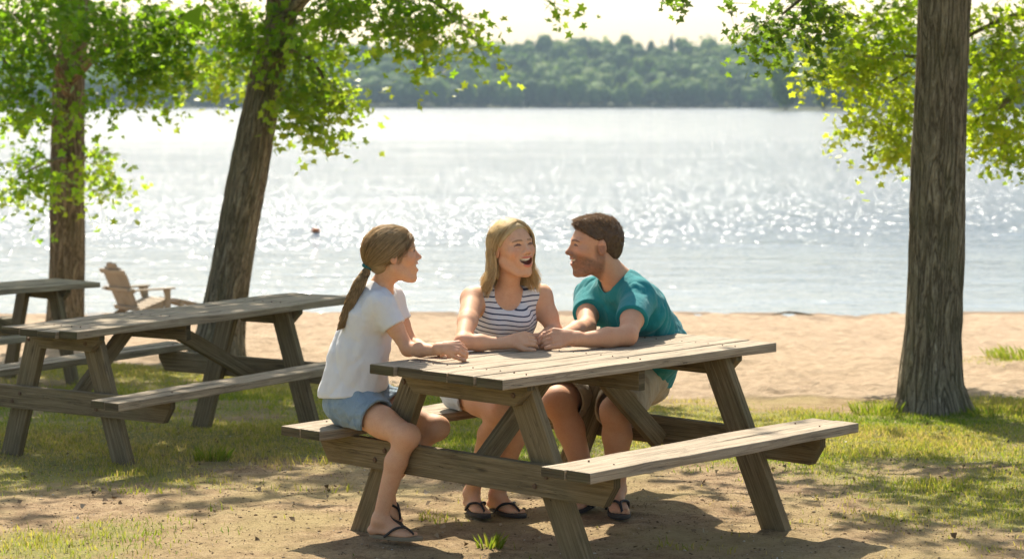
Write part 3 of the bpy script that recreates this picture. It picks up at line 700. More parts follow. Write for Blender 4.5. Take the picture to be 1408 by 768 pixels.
def spheroid(name, c, r, mat, parent, zr=1., cut=None):
    V = V3*np.array([r, r, r*zr])+np.asarray(c); f = F3
    if cut: f = F3[cut(V3[F3].mean(1))]
    return link_mesh(name, np_mesh(name, V, f), mat, parent, True, True)
c = P(434, 321, 43.7); c[2] = WATER_Z
by = empty('buoy', c); tag(by, 'small orange mooring buoy floating on the lake left of the girl', 'buoy')
m_or = new_mat('orange_plastic', .4, (.55, .17, .05))[0]; m_bw = new_mat('buoy_white', .4, (.75, .75, .72))[0]
spheroid('float', (c[0], c[1], c[2]+.03), .088, m_or, by, 1, lambda q: q[:, 2] > -.15)
spheroid('lower_band', (c[0], c[1], c[2]+.03), .086, m_bw, by, 1, lambda q: q[:, 2] < .1)
tube('eyelet', [(c[0]+.025*math.cos(a), c[1], c[2]+.135+.025*math.sin(a)) for a in np.linspace(0, 2*math.pi, 10)], [.006]*10, M['bolt'], by, 6)

# ------------------------------------------------------------------ adirondack chair and its footrest
def adirondack(loc, rz, sc_):
    t = empty('adirondack_chair', loc, rz); t.scale = (sc_,)*3
    tag(t, 'tan slatted wooden beach chair with a rounded back facing the water to the right', 'beach chair')
    mm = [M['chair_wood']]*2+[M['bolt']]
    bd = Vector((-.40, 0, .92)).normalized(); B0 = Vector((-.12, 0, .22))
    n = 7; wd = .62
    for i in range(n):
        yy = (i-(n-1)/2)*wd/n; L = .80 - .55*(abs(yy)/(wd/2))**2.2*.42
        fan = yy*.16
        w = WB(); d = (bd+Vector((0, fan, 0))).normalized(); wv = Vector((0, 1, 0)); wv = (wv - d*wv.dot(d)).normalized()
        hw = wd/n/2-.004
        w.prism([(0, -hw*.8), (L-.02, -hw*1.05), (L+(.012 if abs(yy) < .1 else -.012*np.sign(yy)*-1 if yy < 0 else .0), -hw*.4), (L, hw*.4), (L-.02, hw*1.05), (0, hw*.8)], B0+wv*yy*.88, d, wv, .02, .003, d)
        w.build('back_slat', mm, t)
    for h_ in (.05, .36, .66):
        w = WB(); q = B0+bd*h_+Vector((-.026, 0, -.011)); hl = .33 if h_ != .36 else .40
        w.prism(rect(-hl, hl, -.035, .035), q, (0, 1, 0), tuple(bd), .025, .003); w.build('back_rail', mm, t)
    for i in range(6):
        x = -.10+i*.088; z = .235+i*.026
        w = WB(); w.prism(rect(-.29, .29, -.038, .038), (x, 0, z), (0, 1, 0), (1, 0, .29), .02, .003); w.build('seat_slat', mm, t)
    for s in (-1, 1):
        w = WB(); w.prism([(-.46, 0), (-.40, 0), (-.10, .13), (.40, .30), (.42, .37), (.38, .375), (-.12, .22), (-.38, .09)], (0, s*.275, 0), (1, 0, 0), (0, 0, 1), .024, .003); w.build('side_rail', mm, t)
        w = WB(); w.prism(rect(-.05, .05, 0, .525), (.36, s*.302, 0), (1, 0, 0), (0, 0, 1), .024, .003); w.build('leg', mm, t)
        w = WB(); w.prism([(-.36, -.035), (.30, -.065), (.44, -.06), (.46, 0), (.44, .06), (.30, .065), (-.36, .035)], (0, s*.335, .538), (1, 0, 0), (0, 1, 0), .024, .003); w.build('armrest', mm, t)
        w = WB(); w.prism([(.32, .36), (.38, .36), (.38, .525), (.26, .525)], (0, s*.33, 0), (1, 0, 0), (0, 0, 1), .024, .003); w.build('arm_bracket', mm, t)
    f = empty('footrest', (loc[0]+.68*sc_*math.cos(rz), loc[1]+.68*sc_*math.sin(rz), loc[2]), rz); f.scale = (sc_,)*3
    tag(f, 'low slatted wooden footrest in front of the beach chair', 'footrest')
    for i in range(5):
        w = WB(); w.prism(rect(-.27, .27, -.036, .036), (-.06+i*.085, 0, .345-.02*i), (0, 1, 0), (1, 0, -.2), .02, .003); w.build('slat', mm, f)
    for s in (-1, 1):
        w = WB(); w.prism([(-.12, .30), (-.08, .33), (.32, .245), (.34, .0), (.28, .0), (.25, .19)], (0, s*.24, 0), (1, 0, 0), (0, 0, 1), .024, .003); w.build('side_rail', mm, f)
        w = WB(); w.prism(rect(-.04, .04, 0, .30), (-.05, s*.265, 0), (1, 0, 0), (0, 0, 1), .024, .003); w.build('leg', mm, f)
cx = P(190, 440, 24.6); adirondack((cx[0]-.02, 24.6, float(gz(0, 24.6))+.0), R(43), .76)

# ------------------------------------------------------------------ grass blades and litter
def in_view(x, y): return np.abs(x)/y < .262
def blades(N, region, hgt, wd, name, mat, dens, label):
    x = rng.uniform(region[0], region[1], N); y = np.sqrt(rng.uniform(region[2]**2, region[3]**2, N)) if False else rng.uniform(region[2], region[3], N)
    keep = in_view(x, y) & (rng.random(N) < dens(x, y)); x, y = x[keep], y[keep]
    n = len(x); z = ground_z(x, y)-.004
    th = rng.random(n)*2*math.pi; h_ = hgt*rng.uniform(.45, 1.25, n)*(.7+.5*np.clip(fbm(np.stack([x*2, y*2, 0*x], -1), 2)+.3, 0, 1.3)); ww = wd*rng.uniform(.7, 1.3, n)*(y/9)**.5
    lean = rng.uniform(.15, .95, n)*h_; la = rng.random(n)*2*math.pi
    sx_, sy_ = np.cos(th)*ww/2, np.sin(th)*ww/2; lx, ly = np.cos(la)*lean, np.sin(la)*lean
    b0 = np.stack([x-sx_, y-sy_, z], -1); b1 = np.stack([x+sx_, y+sy_, z], -1)
    m0 = np.stack([x-sx_*.7+lx*.35, y-sy_*.7+ly*.35, z+h_*.6], -1); m1 = np.stack([x+sx_*.7+lx*.35, y+sy_*.7+ly*.35, z+h_*.6], -1)
    tp = np.stack([x+lx, y+ly, z+h_*.98-.25*lean], -1)
    V = np.stack([b0, b1, m0, m1, tp], 1).reshape(-1, 3)
    F = (np.array([[0, 1, 3], [0, 3, 2], [2, 3, 4]])[None]+(np.arange(n)*5)[:, None, None]).reshape(-1, 3)
    me = np_mesh(name, V, F)
    ti = np.clip(.58+.38*fbm(np.stack([x*.8, y*.8, 0*x+4], -1), 3)+rng.normal(size=n)*.22, 0, 1)
    set_float(me, 'tint', np.repeat(ti, 5))
    o = link_mesh(name, me, mat); tag(o, label, 'grass', kind='stuff'); return o
M['grass'] = foliage_mat('lawn_grass', [(0, (.055, .095, .014)), (.4, (.115, .145, .018)), (.75, (.24, .215, .045)), (1, (.42, .33, .13))], [(0, (.16, .29, .02)), (.4, (.36, .44, .03)), (.75, (.58, .52, .07)), (1, (.64, .48, .16))], .6, .45)
dn = lambda x, y: np.clip(grass_mask(x, y)**1.35, 0, 1)
blades(620000, (-5.2, 5.6, 7.5, 19.2), .034, .0042, 'lawn_grass', M['grass'], dn, 'short patchy grass growing over the dusty lawn')
def tuftd(x, y):
    n = fbm(np.stack([x*3.2, y*3.2, 0*x+31], -1), 2); return smooth(.42, .75, n)*(grass_mask(x, y) > .04)*.8
blades(150000, (-5.2, 5.6, 7.4, 16.5), .050, .0048, 'taller_grass', M['grass'], tuftd, 'taller green tufts scattered through the short lawn')
def tuft(cx_, cy_, r, n, hgt, lb):
    a = rng.random(n)*6.28; q = r*np.sqrt(rng.random(n)); x = cx_+q*np.cos(a); y = cy_+q*np.sin(a)*.8
    z = ground_z(x, y)-.005; h_ = hgt*rng.uniform(.5, 1.2, n); th = rng.random(n)*6.28; ww = .007
    l = h_*rng.uniform(.2, .8, n); sx_, sy_ = np.cos(th)*ww/2, np.sin(th)*ww/2; la = a+rng.normal(size=n)*.5
    V = np.stack([np.stack([x-sx_, y-sy_, z], -1), np.stack([x+sx_, y+sy_, z], -1), np.stack([x+sx_+l*.4*np.cos(la), y+sy_+l*.4*np.sin(la), z+h_*.6], -1), np.stack([x+l*np.cos(la), y+l*np.sin(la), z+h_], -1)], 1).reshape(-1, 3)
    F = (np.array([[0, 1, 2], [0, 2, 3]])[None]+(np.arange(n)*4)[:, None, None]).reshape(-1, 3)
    me = np_mesh('grass_tuft', V, F); set_float(me, 'tint', np.repeat(np.clip(rng.normal(.35, .15, n), 0, 1), 4))
    o = link_mesh('grass_tuft', me, M['grass']); tag(o, lb, 'grass tuft', 'grass tufts')
tuft(4.62, 19.0, .42, 420, .10, 'bright grass tuft growing out of the sand near the right edge')
tuft(2.40, 14.15, .16, 170, .085, 'weedy tuft at the left foot of the thick trunk')
tuft(3.15, 14.0, .22, 150, .06, 'weedy tuft at the right foot of the thick trunk')
tuft(-.09, 8.78, .05, 60, .06, 'green tuft in the dust by the girl with sandals, under the table')
tuft(.30, 8.16, .16, 160, .035, 'low green tuft at the foot of the nearest table leg')
tuft(-1.62, 11.55, .10, 110, .08, 'green tuft at the foot of the shaded table')
# litter
def litter(N, name, label, mat, size, region, cols=None):
    x = rng.uniform(region[0], region[1], N); y = rng.uniform(region[2], region[3], N); k = in_view(x, y) & (y < turf_edge(x)); x, y = x[k], y[k]; n = len(x)
    V0 = np.array([[1, 0, 0], [0, .5, 0], [-1, 0, 0], [0, -.5, 0], [0, 0, .45], [0, 0, -.4]]); F0 = np.array([[0, 1, 4], [1, 2, 4], [2, 3, 4], [3, 0, 4], [1, 0, 5], [2, 1, 5], [3, 2, 5], [0, 3, 5]])
    th = rng.random(n)*6.28; s = size*rng.lognormal(0, .45, n)
    V = V0[None]*s[:, None, None]*np.stack([np.ones(n), rng.uniform(.5, 1.4, n), rng.uniform(.5, 1.3, n)], -1)[:, None]
    c, s_ = np.cos(th)[:, None], np.sin(th)[:, None]
    V = np.stack([V[..., 0]*c-V[..., 1]*s_, V[..., 0]*s_+V[..., 1]*c, V[..., 2]], -1)+np.stack([x, y, ground_z(x, y)+.002], -1)[:, None]
    F = (F0[None]+(np.arange(n)*6)[:, None, None]).reshape(-1, 3)
    me = np_mesh(name, V.reshape(-1, 3), F); set_float(me, 'tint', np.repeat(rng.random(n), 6))
    o = link_mesh(name, me, mat); tag(o, label, 'litter', kind='stuff')
M['litter'] = foliage_mat('dry_litter', [(0, (.10, .065, .035)), (.6, (.26, .18, .10)), (.93, (.42, .33, .21)), (1, (.6, .55, .45))], None, .9, 0)
litter(26000, 'dry_litter', 'small wood chips, pebbles and crumbs scattered over the dusty ground', M['litter'], .0036, (-3, 3.4, 7.6, 13.5))
lx = rng.uniform(-3, 3.4, 420); ly = rng.uniform(7.7, 13.5, 420)
lf_ = leaves(np.stack([lx, ly, ground_z(lx, ly)+.008], -1), .035, rng.random(420), 'fallen_leaves', M['litter'], None, droop=0, simple=True); tag(lf_, 'dry fallen leaves lying on the dusty ground', 'leaves', kind='stuff')
# driftwood at the water's edge
q = P(1093, 428, 26.4); zz = float(ground_z(np.array([q[0]]), np.array([26.4]))[0])
dw = tube('driftwood', [(q[0]-.28, 26.4, zz+.02), (q[0]-.1, 26.45, zz+.05), (q[0]+.12, 26.4, zz+.035), (q[0]+.3, 26.3, zz+.02)], [.006, .016, .013, .005], M['bark'], None, 8, .004, sub=4); tag(dw, 'short dark stick of driftwood at the water line right of the man', 'driftwood')

# ------------------------------------------------------------------ haze
hb = bmesh.new(); bmesh.ops.create_cube(hb, size=1); me = bpy.data.meshes.new('haze'); hb.to_mesh(me); hb.free()
hm = bpy.data.materials.new('haze'); hm.use_nodes = True; nt = hm.node_tree; nt.nodes.clear()
out = nt.nodes.new('ShaderNodeOutputMaterial'); pv = nt.nodes.new('ShaderNodeVolumePrincipled'); nt.links.new(pv.outputs[0], out.inputs['Volume'])
pv.inputs['Color'].default_value = (.62, .82, .98, 1); pv.inputs['Density'].default_value = .00018; pv.inputs['Anisotropy'].default_value = .0
hz = link_mesh('haze', me, hm); hz.location = (0, 1150, 28.5); hz.scale = (5400, 3000, 65); tag(hz, 'pale blue summer haze in the air over the lake', 'haze', kind='stuff')

# ================================================================== PEOPLE
# ---- signed distance sculpting on a rectilinear grid, meshed with surface nets
def ax_fine(lo, hi, h, fine):
    out = [lo]; 
    while out[-1] < hi:
        x = out[-1]; s = h
        for a, b, f in fine:
            if a <= x <= b: s = min(s, f)
            elif x < a and x + s > a: s = max(f, min(s, a-x))
        out.append(x+s)
    return np.array(out)
class Field:
    def __init__(s, lo, hi, h, fine=([], [], [])):
        s.ax = [ax_fine(lo[i], hi[i], h, fine[i]) for i in range(3)]
        s.F = np.full([len(a) for a in s.ax], 1.0, np.float32)
    def box(s, lo, hi):
        sl = tuple(slice(max(0, np.searchsorted(a, l)-1), min(len(a), np.searchsorted(a, h)+1)) for a, l, h in zip(s.ax, lo, hi))
        g = [s.ax[0][sl[0]][:, None, None], s.ax[1][sl[1]][None, :, None], s.ax[2][sl[2]][None, None, :]]
        return sl, g
    def add(s, prim, k=.0):
        fn, lo, hi = prim; pad = k+.02
        sl, g = s.box(np.array(lo)-pad, np.array(hi)+pad)
        if s.F[sl].size == 0: return
        a = s.F[sl]; b = fn(*g).astype(np.float32)
        if k > 0:
            h = np.clip(.5+.5*(a-b)/k, 0, 1); s.F[sl] = a*(1-h)+b*h - k*h*(1-h)
        else: s.F[sl] = np.minimum(a, b)
    def sub(s, prim, k=.0):
        fn, lo, hi = prim; pad = k+.02
        sl, g = s.box(np.array(lo)-pad, np.array(hi)+pad)
        if s.F[sl].size == 0: return
        a = s.F[sl]; b = -fn(*g).astype(np.float32)
        if k > 0:
            h = np.clip(.5+.5*(b-a)/k, 0, 1); s.F[sl] = a*(1-h)+b*h + k*h*(1-h)
        else: s.F[sl] = np.maximum(a, b)
    def cut(s, c, n):           # keep the side where (p-c).n < 0
        g = [s.ax[0][:, None, None], s.ax[1][None, :, None], s.ax[2][None, None, :]]
        n = unit(n); s.F = np.maximum(s.F, ((g[0]-c[0])*n[0]+(g[1]-c[1])*n[1]+(g[2]-c[2])*n[2]).astype(np.float32))
    def displace(s, fn):
        I = np.argwhere(np.abs(s.F) < .03); p = np.stack([s.ax[d][I[:, d]] for d in range(3)], -1)
        s.F[I[:, 0], I[:, 1], I[:, 2]] += fn(p).astype(np.float32)
    def mesh(s, name):
        S = s.F < 0
        n8 = sum(S[a:S.shape[0]-1+a, b:S.shape[1]-1+b, c:S.shape[2]-1+c].astype(np.int8) for a in (0, 1) for b in (0, 1) for c in (0, 1))
        act = (n8 > 0) & (n8 < 8); I = np.argwhere(act); ids = np.full(act.shape, -1, np.int32); ids[act] = np.arange(len(I))
        acc = np.zeros((len(I), 3)); cnt = np.zeros(len(I))
        cor = [(a, b, c) for a in (0, 1) for b in (0, 1) for c in (0, 1)]
        val = {q: s.F[I[:, 0]+q[0], I[:, 1]+q[1], I[:, 2]+q[2]] for q in cor}
        for q in cor:
            for d in range(3):
                if q[d] == 0:
                    r = list(q); r[d] = 1; r = tuple(r); a, b = val[q], val[r]; x = (a < 0) != (b < 0)
                    tt = np.where(x, a/np.where(x, a-b, 1), 0)
                    pos = np.zeros((len(I), 3))
                    for e in range(3):
                        lo = s.ax[e][I[:, e]+q[e]]
                        pos[:, e] = lo + (tt*(s.ax[e][np.minimum(I[:, e]+1, len(s.ax[e])-1)]-lo) if e == d else 0)
                    acc += pos*x[:, None]; cnt += x
        V = acc/cnt[:, None]; Fs = []
        for d in range(3):
            e1, e2 = [(1, 2), (2, 0), (0, 1)][d]
            A = np.take(S, range(S.shape[d]-1), d); B = np.take(S, range(1, S.shape[d]), d)
            J = np.argwhere(A != B); J = J[(J[:, e1] > 0) & (J[:, e2] > 0)]
            J = J[(J[:, e1] < S.shape[e1]-1) & (J[:, e2] < S.shape[e2]-1)]
            sg = A[J[:, 0], J[:, 1], J[:, 2]]
            def cid(o1, o2):
                K = J.copy(); K[:, e1] -= o1; K[:, e2] -= o2; return ids[K[:, 0], K[:, 1], K[:, 2]]
            q = np.stack([cid(1, 1), cid(0, 1), cid(0, 0), cid(1, 0)], -1)
            q[~sg] = q[~sg][:, ::-1]; Fs.append(q)
        F = np.concatenate(Fs)
        # two light smoothing passes
        return V, F
def relax(V, F, it=1, w=.5):
    for _ in range(it):
        acc = np.zeros_like(V); cnt = np.zeros(len(V))
        for a, b in ((0, 1), (1, 2), (2, 3), (3, 0)):
            np.add.at(acc, F[:, a], V[F[:, b]]); np.add.at(cnt, F[:, a], 1); np.add.at(acc, F[:, b], V[F[:, a]]); np.add.at(cnt, F[:, b], 1)
        V = V*(1-w)+acc/np.maximum(cnt, 1)[:, None]*w
    return V
def cone(a, b, ra, rb, fl=None, f=1.):
    """tapered capsule; optional flattening along direction fl by factor f (<1)"""
    a = np.asarray(a, float); b = np.asarray(b, float); d = b-a; L2 = max(d@d, 1e-9)
    if fl is not None: fl = unit(fl)
    def fn(x, y, z):
        px, py, pz = x-a[0], y-a[1], z-a[2]
        t = np.clip((px*d[0]+py*d[1]+pz*d[2])/L2, 0, 1)
        qx, qy, qz = px-t*d[0], py-t*d[1], pz-t*d[2]
        r = ra+(rb-ra)*t
        q2 = qx*qx+qy*qy+qz*qz
        if fl is not None:
            h = qx*fl[0]+qy*fl[1]+qz*fl[2]
            q = np.sqrt(q2 + h*h*(1/f**2-1)); return (q-r)*(f if f > .6 else .7)
        return np.sqrt(q2)-r
    m = max(ra, rb); return fn, np.minimum(a, b)-m, np.maximum(a, b)+m
def ecc(a, b, wa, da, wb, db, side):
    """elliptical section chain piece: half width w along `side`, half depth d across it"""
    a = np.asarray(a, float); b = np.asarray(b, float); d = b-a; L = np.linalg.norm(d); dn = d/L
    side = np.asarray(side, float); sd_ = unit(side-dn*(side@dn)); dp = np.cross(dn, sd_)
    def fn(x, y, z):
        px, py, pz = x-a[0], y-a[1], z-a[2]
        ax_ = px*dn[0]+py*dn[1]+pz*dn[2]; t = np.clip(ax_/L, 0, 1); e = ax_-t*L
        s_ = px*sd_[0]+py*sd_[1]+pz*sd_[2]; q = px*dp[0]+py*dp[1]+pz*dp[2]
        W = wa+(wb-wa)*t; D = da+(db-da)*t; m = np.minimum(W, D)
        r = np.sqrt((s_/W)**2+(q/D)**2+(e/m)**2); return (r-1)*m
    m = max(wa, da, wb, db); return fn, np.minimum(a, b)-m, np.maximum(a, b)+m
def ell(c, r, Rm=None):
    c = np.asarray(c, float); r = np.asarray(r, float); Rm = np.eye(3) if Rm is None else Rm
    def fn(x, y, z):
        p = (x-c[0], y-c[1], z-c[2]); q = [p[0]*Rm[0, i]+p[1]*Rm[1, i]+p[2]*Rm[2, i] for i in range(3)]
        k = np.sqrt(sum((q[i]/r[i])**2 for i in range(3))); return (k-1)*r.min()
    m = r.max(); return fn, c-m, c+m
class Frame:
    """head frame: x face, y left, z up"""
    def __init__(s, c, f, up, sc):
        s.c = np.asarray(c, float); s.s = sc; f = unit(f); z = unit(np.asarray(up, float)-f*(np.asarray(up, float)@f)); y = np.cross(z, f)
        s.R = np.stack([f, y, z], 1)
    def w(s, p): return s.c + s.R@(np.asarray(p, float)*s.s)
    def loc(s, V): return (V-s.c)@s.R/s.s
    def E(s, c, r): return ell(s.w(c), np.array(r)*s.s, s.R)
    def C(s, a, b, ra, rb, fl=None, f=1.): return cone(s.w(a), s.w(b), ra*s.s, rb*s.s, None if fl is None else s.R@np.array(fl, float), f)

def smile(H, c, r, curv, wrap):
    """ellipsoid in the head frame whose ends curl up (smile) and wrap back round the face"""
    c = np.asarray(c, float); r = np.asarray(r, float); Cw = H.w(c); m = r.max()*H.s*1.3
    def fn(x, y, z):
        p = [x-H.c[0], y-H.c[1], z-H.c[2]]; l = [sum(p[i]*H.R[i, j] for i in range(3))/H.s for j in range(3)]
        X_ = l[0]-c[0]+wrap*l[1]**2; Z_ = l[2]-c[2]-curv*l[1]**2
        return (np.sqrt((X_/r[0])**2+(l[1]/r[1])**2+(Z_/r[2])**2)-1)*r.min()*H.s
    return fn, Cw-m, Cw+m
def add_head(Fd, H, op=.012, fem=0.):
    S = H.s; k = lambda v: v*S
    Fd.add(H.E((-.016, 0, .035), (.098, .0755, .082)), k(.01))
    Fd.add(H.E((.022, 0, -.022), (.070, .059-.003*fem, .080)), k(.03))
    for q in (-1, 1):
        Fd.add(H.C((-.018, q*.052, -.045), (.050, q*.024, -.098-op*.4), .017, .015), k(.03))
        Fd.add(H.E((.056, q*.040, -.016), (.027, .024, .024)), k(.018))                # raised cheek
        Fd.add(H.C((.081, q*.010, .026), (.068, q*.044, .028), .009-.002*fem, .008), k(.014))
    Fd.add(H.E((.071, 0, -.098-op*.6), (.018, .022, .017)), k(.018))                       # chin
    Fd.add(H.C((.083, 0, .018), (.104, 0, -.017), .0075, .0105), k(.010))                # nose
    Fd.add(H.E((.108, 0, -.020), (.011, .0105, .0095)), k(.006))
    for q in (-1, 1): Fd.add(H.E((.096, q*.0125, -.0245), (.010, .0075, .0075)), k(.006))
    for q in (-1, 1):
        Fd.sub(H.E((.093, q*.031, .010), (.014, .016, .0095)), k(.010))
        Fd.add(H.E((.0745, q*.031, .0085), (.0125, .013, .0115)), k(.003))
        Fd.add(H.C((.0835, q*.018, .0155), (.0755, q*.045, .0125), .004, .0035), k(.004))     # upper lid
        Fd.add(H.C((.0835, q*.018, .0035), (.0755, q*.044, .003), .0042, .004), k(.005))      # lower lid, smiling
    # mouth
    Fd.add(H.E((.074, 0, -.054-op*.3), (.024, .034, .028+op*.4)), k(.016))
    Fd.add(smile(H, (.0925, 0, -.0455), (.0085, .031, .0052), 7, 14), k(.004))
    Fd.add(smile(H, (.0905, 0, -.0575-op*1.15), (.0085, .027, .0058), 10, 14), k(.004))
    Fd.sub(smile(H, (.090, 0, -.0510-op*.58), (.022, .0325, .0042+op*.58), 10, 13), k(.002))
    Fd.add(smile(H, (.078, 0, -.0490), (.0150, .0300, .0085), 8, 11))
    for q in (-1, 1):                                                                     # ears
        Fd.add(H.E((-.014, q*.0775, .000), (.018, .0085, .031)), k(.004)); Fd.sub(H.E((-.008, q*.088, .003), (.009, .007, .017)), k(.004))
def head_paint(H, V, Cc, skin, lip, op, brow, stubble=None, lash=(.04, .025, .02)):
    L = H.loc(V); x, y, z = L.T; ay = np.abs(y)
    hd = (np.abs(x) < .14) & (ay < .1) & (z > -.135) & (z < .13)
    def mixc(mask, col): 
        mm = np.clip(mask, 0, 1)[:, None]*hd[:, None]; Cc[:] = Cc*(1-mm)+np.array(col)*mm
    mixc(.42*np.exp(-(((x-.07)/.03)**2+((ay-.042)/.022)**2+((z+.018)/.022)**2)), (.62, .22, .15))
    mixc(.28*np.exp(-(((x-.11)/.02)**2+(ay/.014)**2+((z+.018)/.016)**2)), (.60, .22, .15))
    if stubble is not None:
        n = fbm(V*420, 2)*.22
        jaw = smooth(-.028, -.05, z+.25*(.06-x)*(x < .06)) if False else 0
        zz = z + .35*np.clip(.03-x, -.1, .09)
        m1 = (1-smooth(-.052, -.030, zz-.0))*smooth(-.035, -.012, x)
        m2 = np.exp(-(((z+.036)/.007)**2))*(ay < .032)*(x > .05)
        side = smooth(-.035, -.02, x)*(1-smooth(.0, .022, x))*(z < .01)*(ay > .045)*.8
        mixc(np.clip((np.maximum.reduce([m1, m2, side]))*(.72+n), 0, .9), stubble)
    def sm(c, r, cv, wr): return ((x-c[0]+wr*y*y)/r[0])**2+(y/r[1])**2+((z-c[2]-cv*y*y)/r[2])**2
    lipm = (np.minimum(sm((.0925, 0, -.0455), (.0115, .033, .0070), 7, 14), sm((.0905, 0, -.0575-op*1.15), (.0115, .029, .0076), 10, 14)) < 1.0); mixc(lipm*.80, lip)
    cv_ = sm((.090, 0, -.0510-op*.58), (.0225, .0330, .0047+op*.58), 10, 13); inside = (cv_ < 1.10) & (x < .0915-14*y*y); mixc(inside*.96, (.13, .025, .02))
    tt_ = sm((.078, 0, -.0490), (.0160, .0316, .0098), 8, 11); mixc(((tt_ < 1.15) & (cv_ < 1.35) & (z < -.0445+7*y*y))*1., (.86, .82, .75))
    # eyes: narrow and smiling
    ey = np.sqrt(((z-.0095-.0035*(1-((ay-.031)/.014)**2))/.0042)**2+((ay-.031)/.0165)**2)
    mixc((x > .058)*(ey < 1.0)*.9, lash)
    ew = np.sqrt(((z-.0085)/.0028)**2+((ay-.031)/.010)**2); mixc((x > .058)*(ew < 1.)*.75, (.16, .11, .09)); mixc((x > .058)*np.exp(-(((z-.001)/.004)**2+((ay-.031)/.016)**2))*.25, (.30, .13, .09))
    br = np.abs(z-(.0305-9.0*(ay-.031)**2-.05*(ay-.028)))*(1+.5*smooth(.036, .052, ay)); mixc((x > .045)*(br < .0038)*(ay > .012)*(ay < .052)*.85, brow)
    # nostrils, redder ears
    mixc(np.exp(-(((x-.098)/.006)**2+((ay-.008)/.004)**2+((z+.031)/.003)**2))*.8, (.12, .04, .03))
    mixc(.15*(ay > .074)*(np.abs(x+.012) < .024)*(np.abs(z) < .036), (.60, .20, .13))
def add_hand(Fd, wr, d, n, s, curl, thumb=(.55, .6, .2), side=1, spread=.012):
    """d: wrist->knuckles, n: out of the palm, side: +-1 puts the thumb on d x n * side"""
    d = unit(d); n = unit(np.asarray(n, float)-d*(np.asarray(n, float)@d)); q = np.cross(d, n)*side; wr = np.asarray(wr, float)
    K = .083*s
    Fd.add(cone(wr-d*.012*s, wr+d*.03*s, .024*s, .027*s, n, .68), .012*s)
    for o in (-.021, -.007, .008, .022): Fd.add(cone(wr+d*.018*s+q*o*.7*s, wr+d*K*(1-.08*abs(o/.022))+q*o*s*1.15, .0125*s, .0115*s), .008*s)
    lens = [(.036, .022, .018), (.042, .027, .020), (.039, .025, .019), (.030, .019, .016)]
    for i, o in enumerate((.0255, .0085, -.009, -.026)):
        p = wr+d*K*(1-.10*abs(o/.026))+q*o*s; a = 0.; dd = d+q*o*spread/.012*.35
        for j in range(3):
            a += curl[i][j] if isinstance(curl[i], (tuple, list)) else curl[i]*(1, 1.1, .7)[j]
            v = unit(unit(dd)*math.cos(a)+n*math.sin(a)); e = p+v*lens[i][j]*s
            Fd.add(cone(p, e, (.0094-.0009*j)*s, (.0088-.0011*j)*s), .0025*s); p = e
    a = wr+d*.022*s+q*.021*s; v = unit(d*thumb[0]+q*thumb[1]+n*thumb[2]); b = a+v*.040*s
    v2 = unit(d*(thumb[0]+.35)+q*thumb[1]*.35+n*(thumb[2]+.15)); c = b+v2*.030*s; e = c+unit(v2+d*.2)*.022*s
    Fd.add(cone(a, b, .0145*s, .011*s), .008*s); Fd.add(cone(b, c, .0105*s, .0095*s), .003*s); Fd.add(cone(c, e, .0095*s, .0078*s), .002*s)
def add_foot(Fd, an, toe, up, s):
    """an: ankle joint, toe: heel->toe direction, up: normal of the sole"""
    toe = unit(toe); up = unit(np.asarray(up, float)-toe*(np.asarray(up, float)@toe)); q = np.cross(up, toe); an = np.asarray(an, float)
    heel = an-toe*.028*s-up*.048*s; ball = an+toe*.115*s-up*.060*s
    Fd.add(cone(an, heel, .034*s, .027*s), .02*s)
    Fd.add(cone(heel, ball, .026*s, .040*s, up, .5), .02*s)
    Fd.add(cone(an+toe*.01*s, an+toe*.085*s-up*.042*s, .030*s, .026*s), .03*s)
    for i, o in enumerate((.028, .012, -.002, -.016, -.029)):
        L = (.058, .056, .050, .043, .034)[i]; r = (.0115, .0082, .0078, .0074, .007)[i]
        st = ball+q*o*s-up*.004*s-toe*.008*s; Fd.add(cone(st, st+toe*L*s+up*.002*s, r*s*1.15, r*s), .004*s)
    for z_ in (-1, 1): Fd.add(ell(an+q*z_*.026*s, np.full(3, .013*s)), .012*s)
    return heel, ball, q
def flipflop(an, toe, up, s, sole_mat, strap_mat, parent):
    toe = unit(toe); up = unit(np.asarray(up, float)-toe*(np.asarray(up, float)@toe)); q = np.cross(up, toe); an = np.asarray(an, float)
    heel = an-toe*.05*s-up*.082*s; n = 40; th = np.linspace(0, 2*math.pi, n, endpoint=False)
    L = .262*s; u = (np.cos(th)*.5+.5); wv = np.sin(th)*(.034+.016*smooth(.2, .8, u))*s
    top = heel[None]+toe[None]*(u*L)[:, None]+q[None]*wv[:, None]; h = .016*s
    V = np.concatenate([top+up*h, top+up*h*.5+(top-top.mean(0))*.02, top]); ii = np.arange(n); jj = (ii+1) % n
    bm = bmesh.new(); vs_ = [bm.verts.new(v) for v in V]
    for i, j in zip(ii, jj): bm.faces.new((vs_[i+n], vs_[j+n], vs_[j], vs_[i])); bm.faces.new((vs_[i+2*n], vs_[j+2*n], vs_[j+n], vs_[i+n]))
    bm.faces.new([vs_[i] for i in ii]); bm.faces.new([vs_[i+2*n] for i in ii[::-1]])
    bmesh.ops.recalc_face_normals(bm, faces=bm.faces[:]); me = bpy.data.meshes.new('flip_flop'); bm.to_mesh(me); bm.free()
    o = link_mesh('flip_flop', me, sole_mat, parent, True)
    pe = heel+toe*L*.80+up*h+q*.006*s; top_ = heel+toe*L*.70+up*(h+.040*s)
    for z_ in (-1, 1):
        a = heel+toe*L*.34+q*z_*.044*s+up*h*.8; m1 = heel+toe*L*.52+q*z_*.038*s+up*(h+.034*s)
        st = tube('strap', [a, m1, top_-toe*.012*s+q*z_*.006*s, pe+up*.016*s, pe], [.006*s, .0062*s, .0055*s, .005*s, .004*s], strap_mat, None, 8, sub=5); st.parent = o; st.matrix_parent_inverse = o.matrix_world.inverted()
    return o

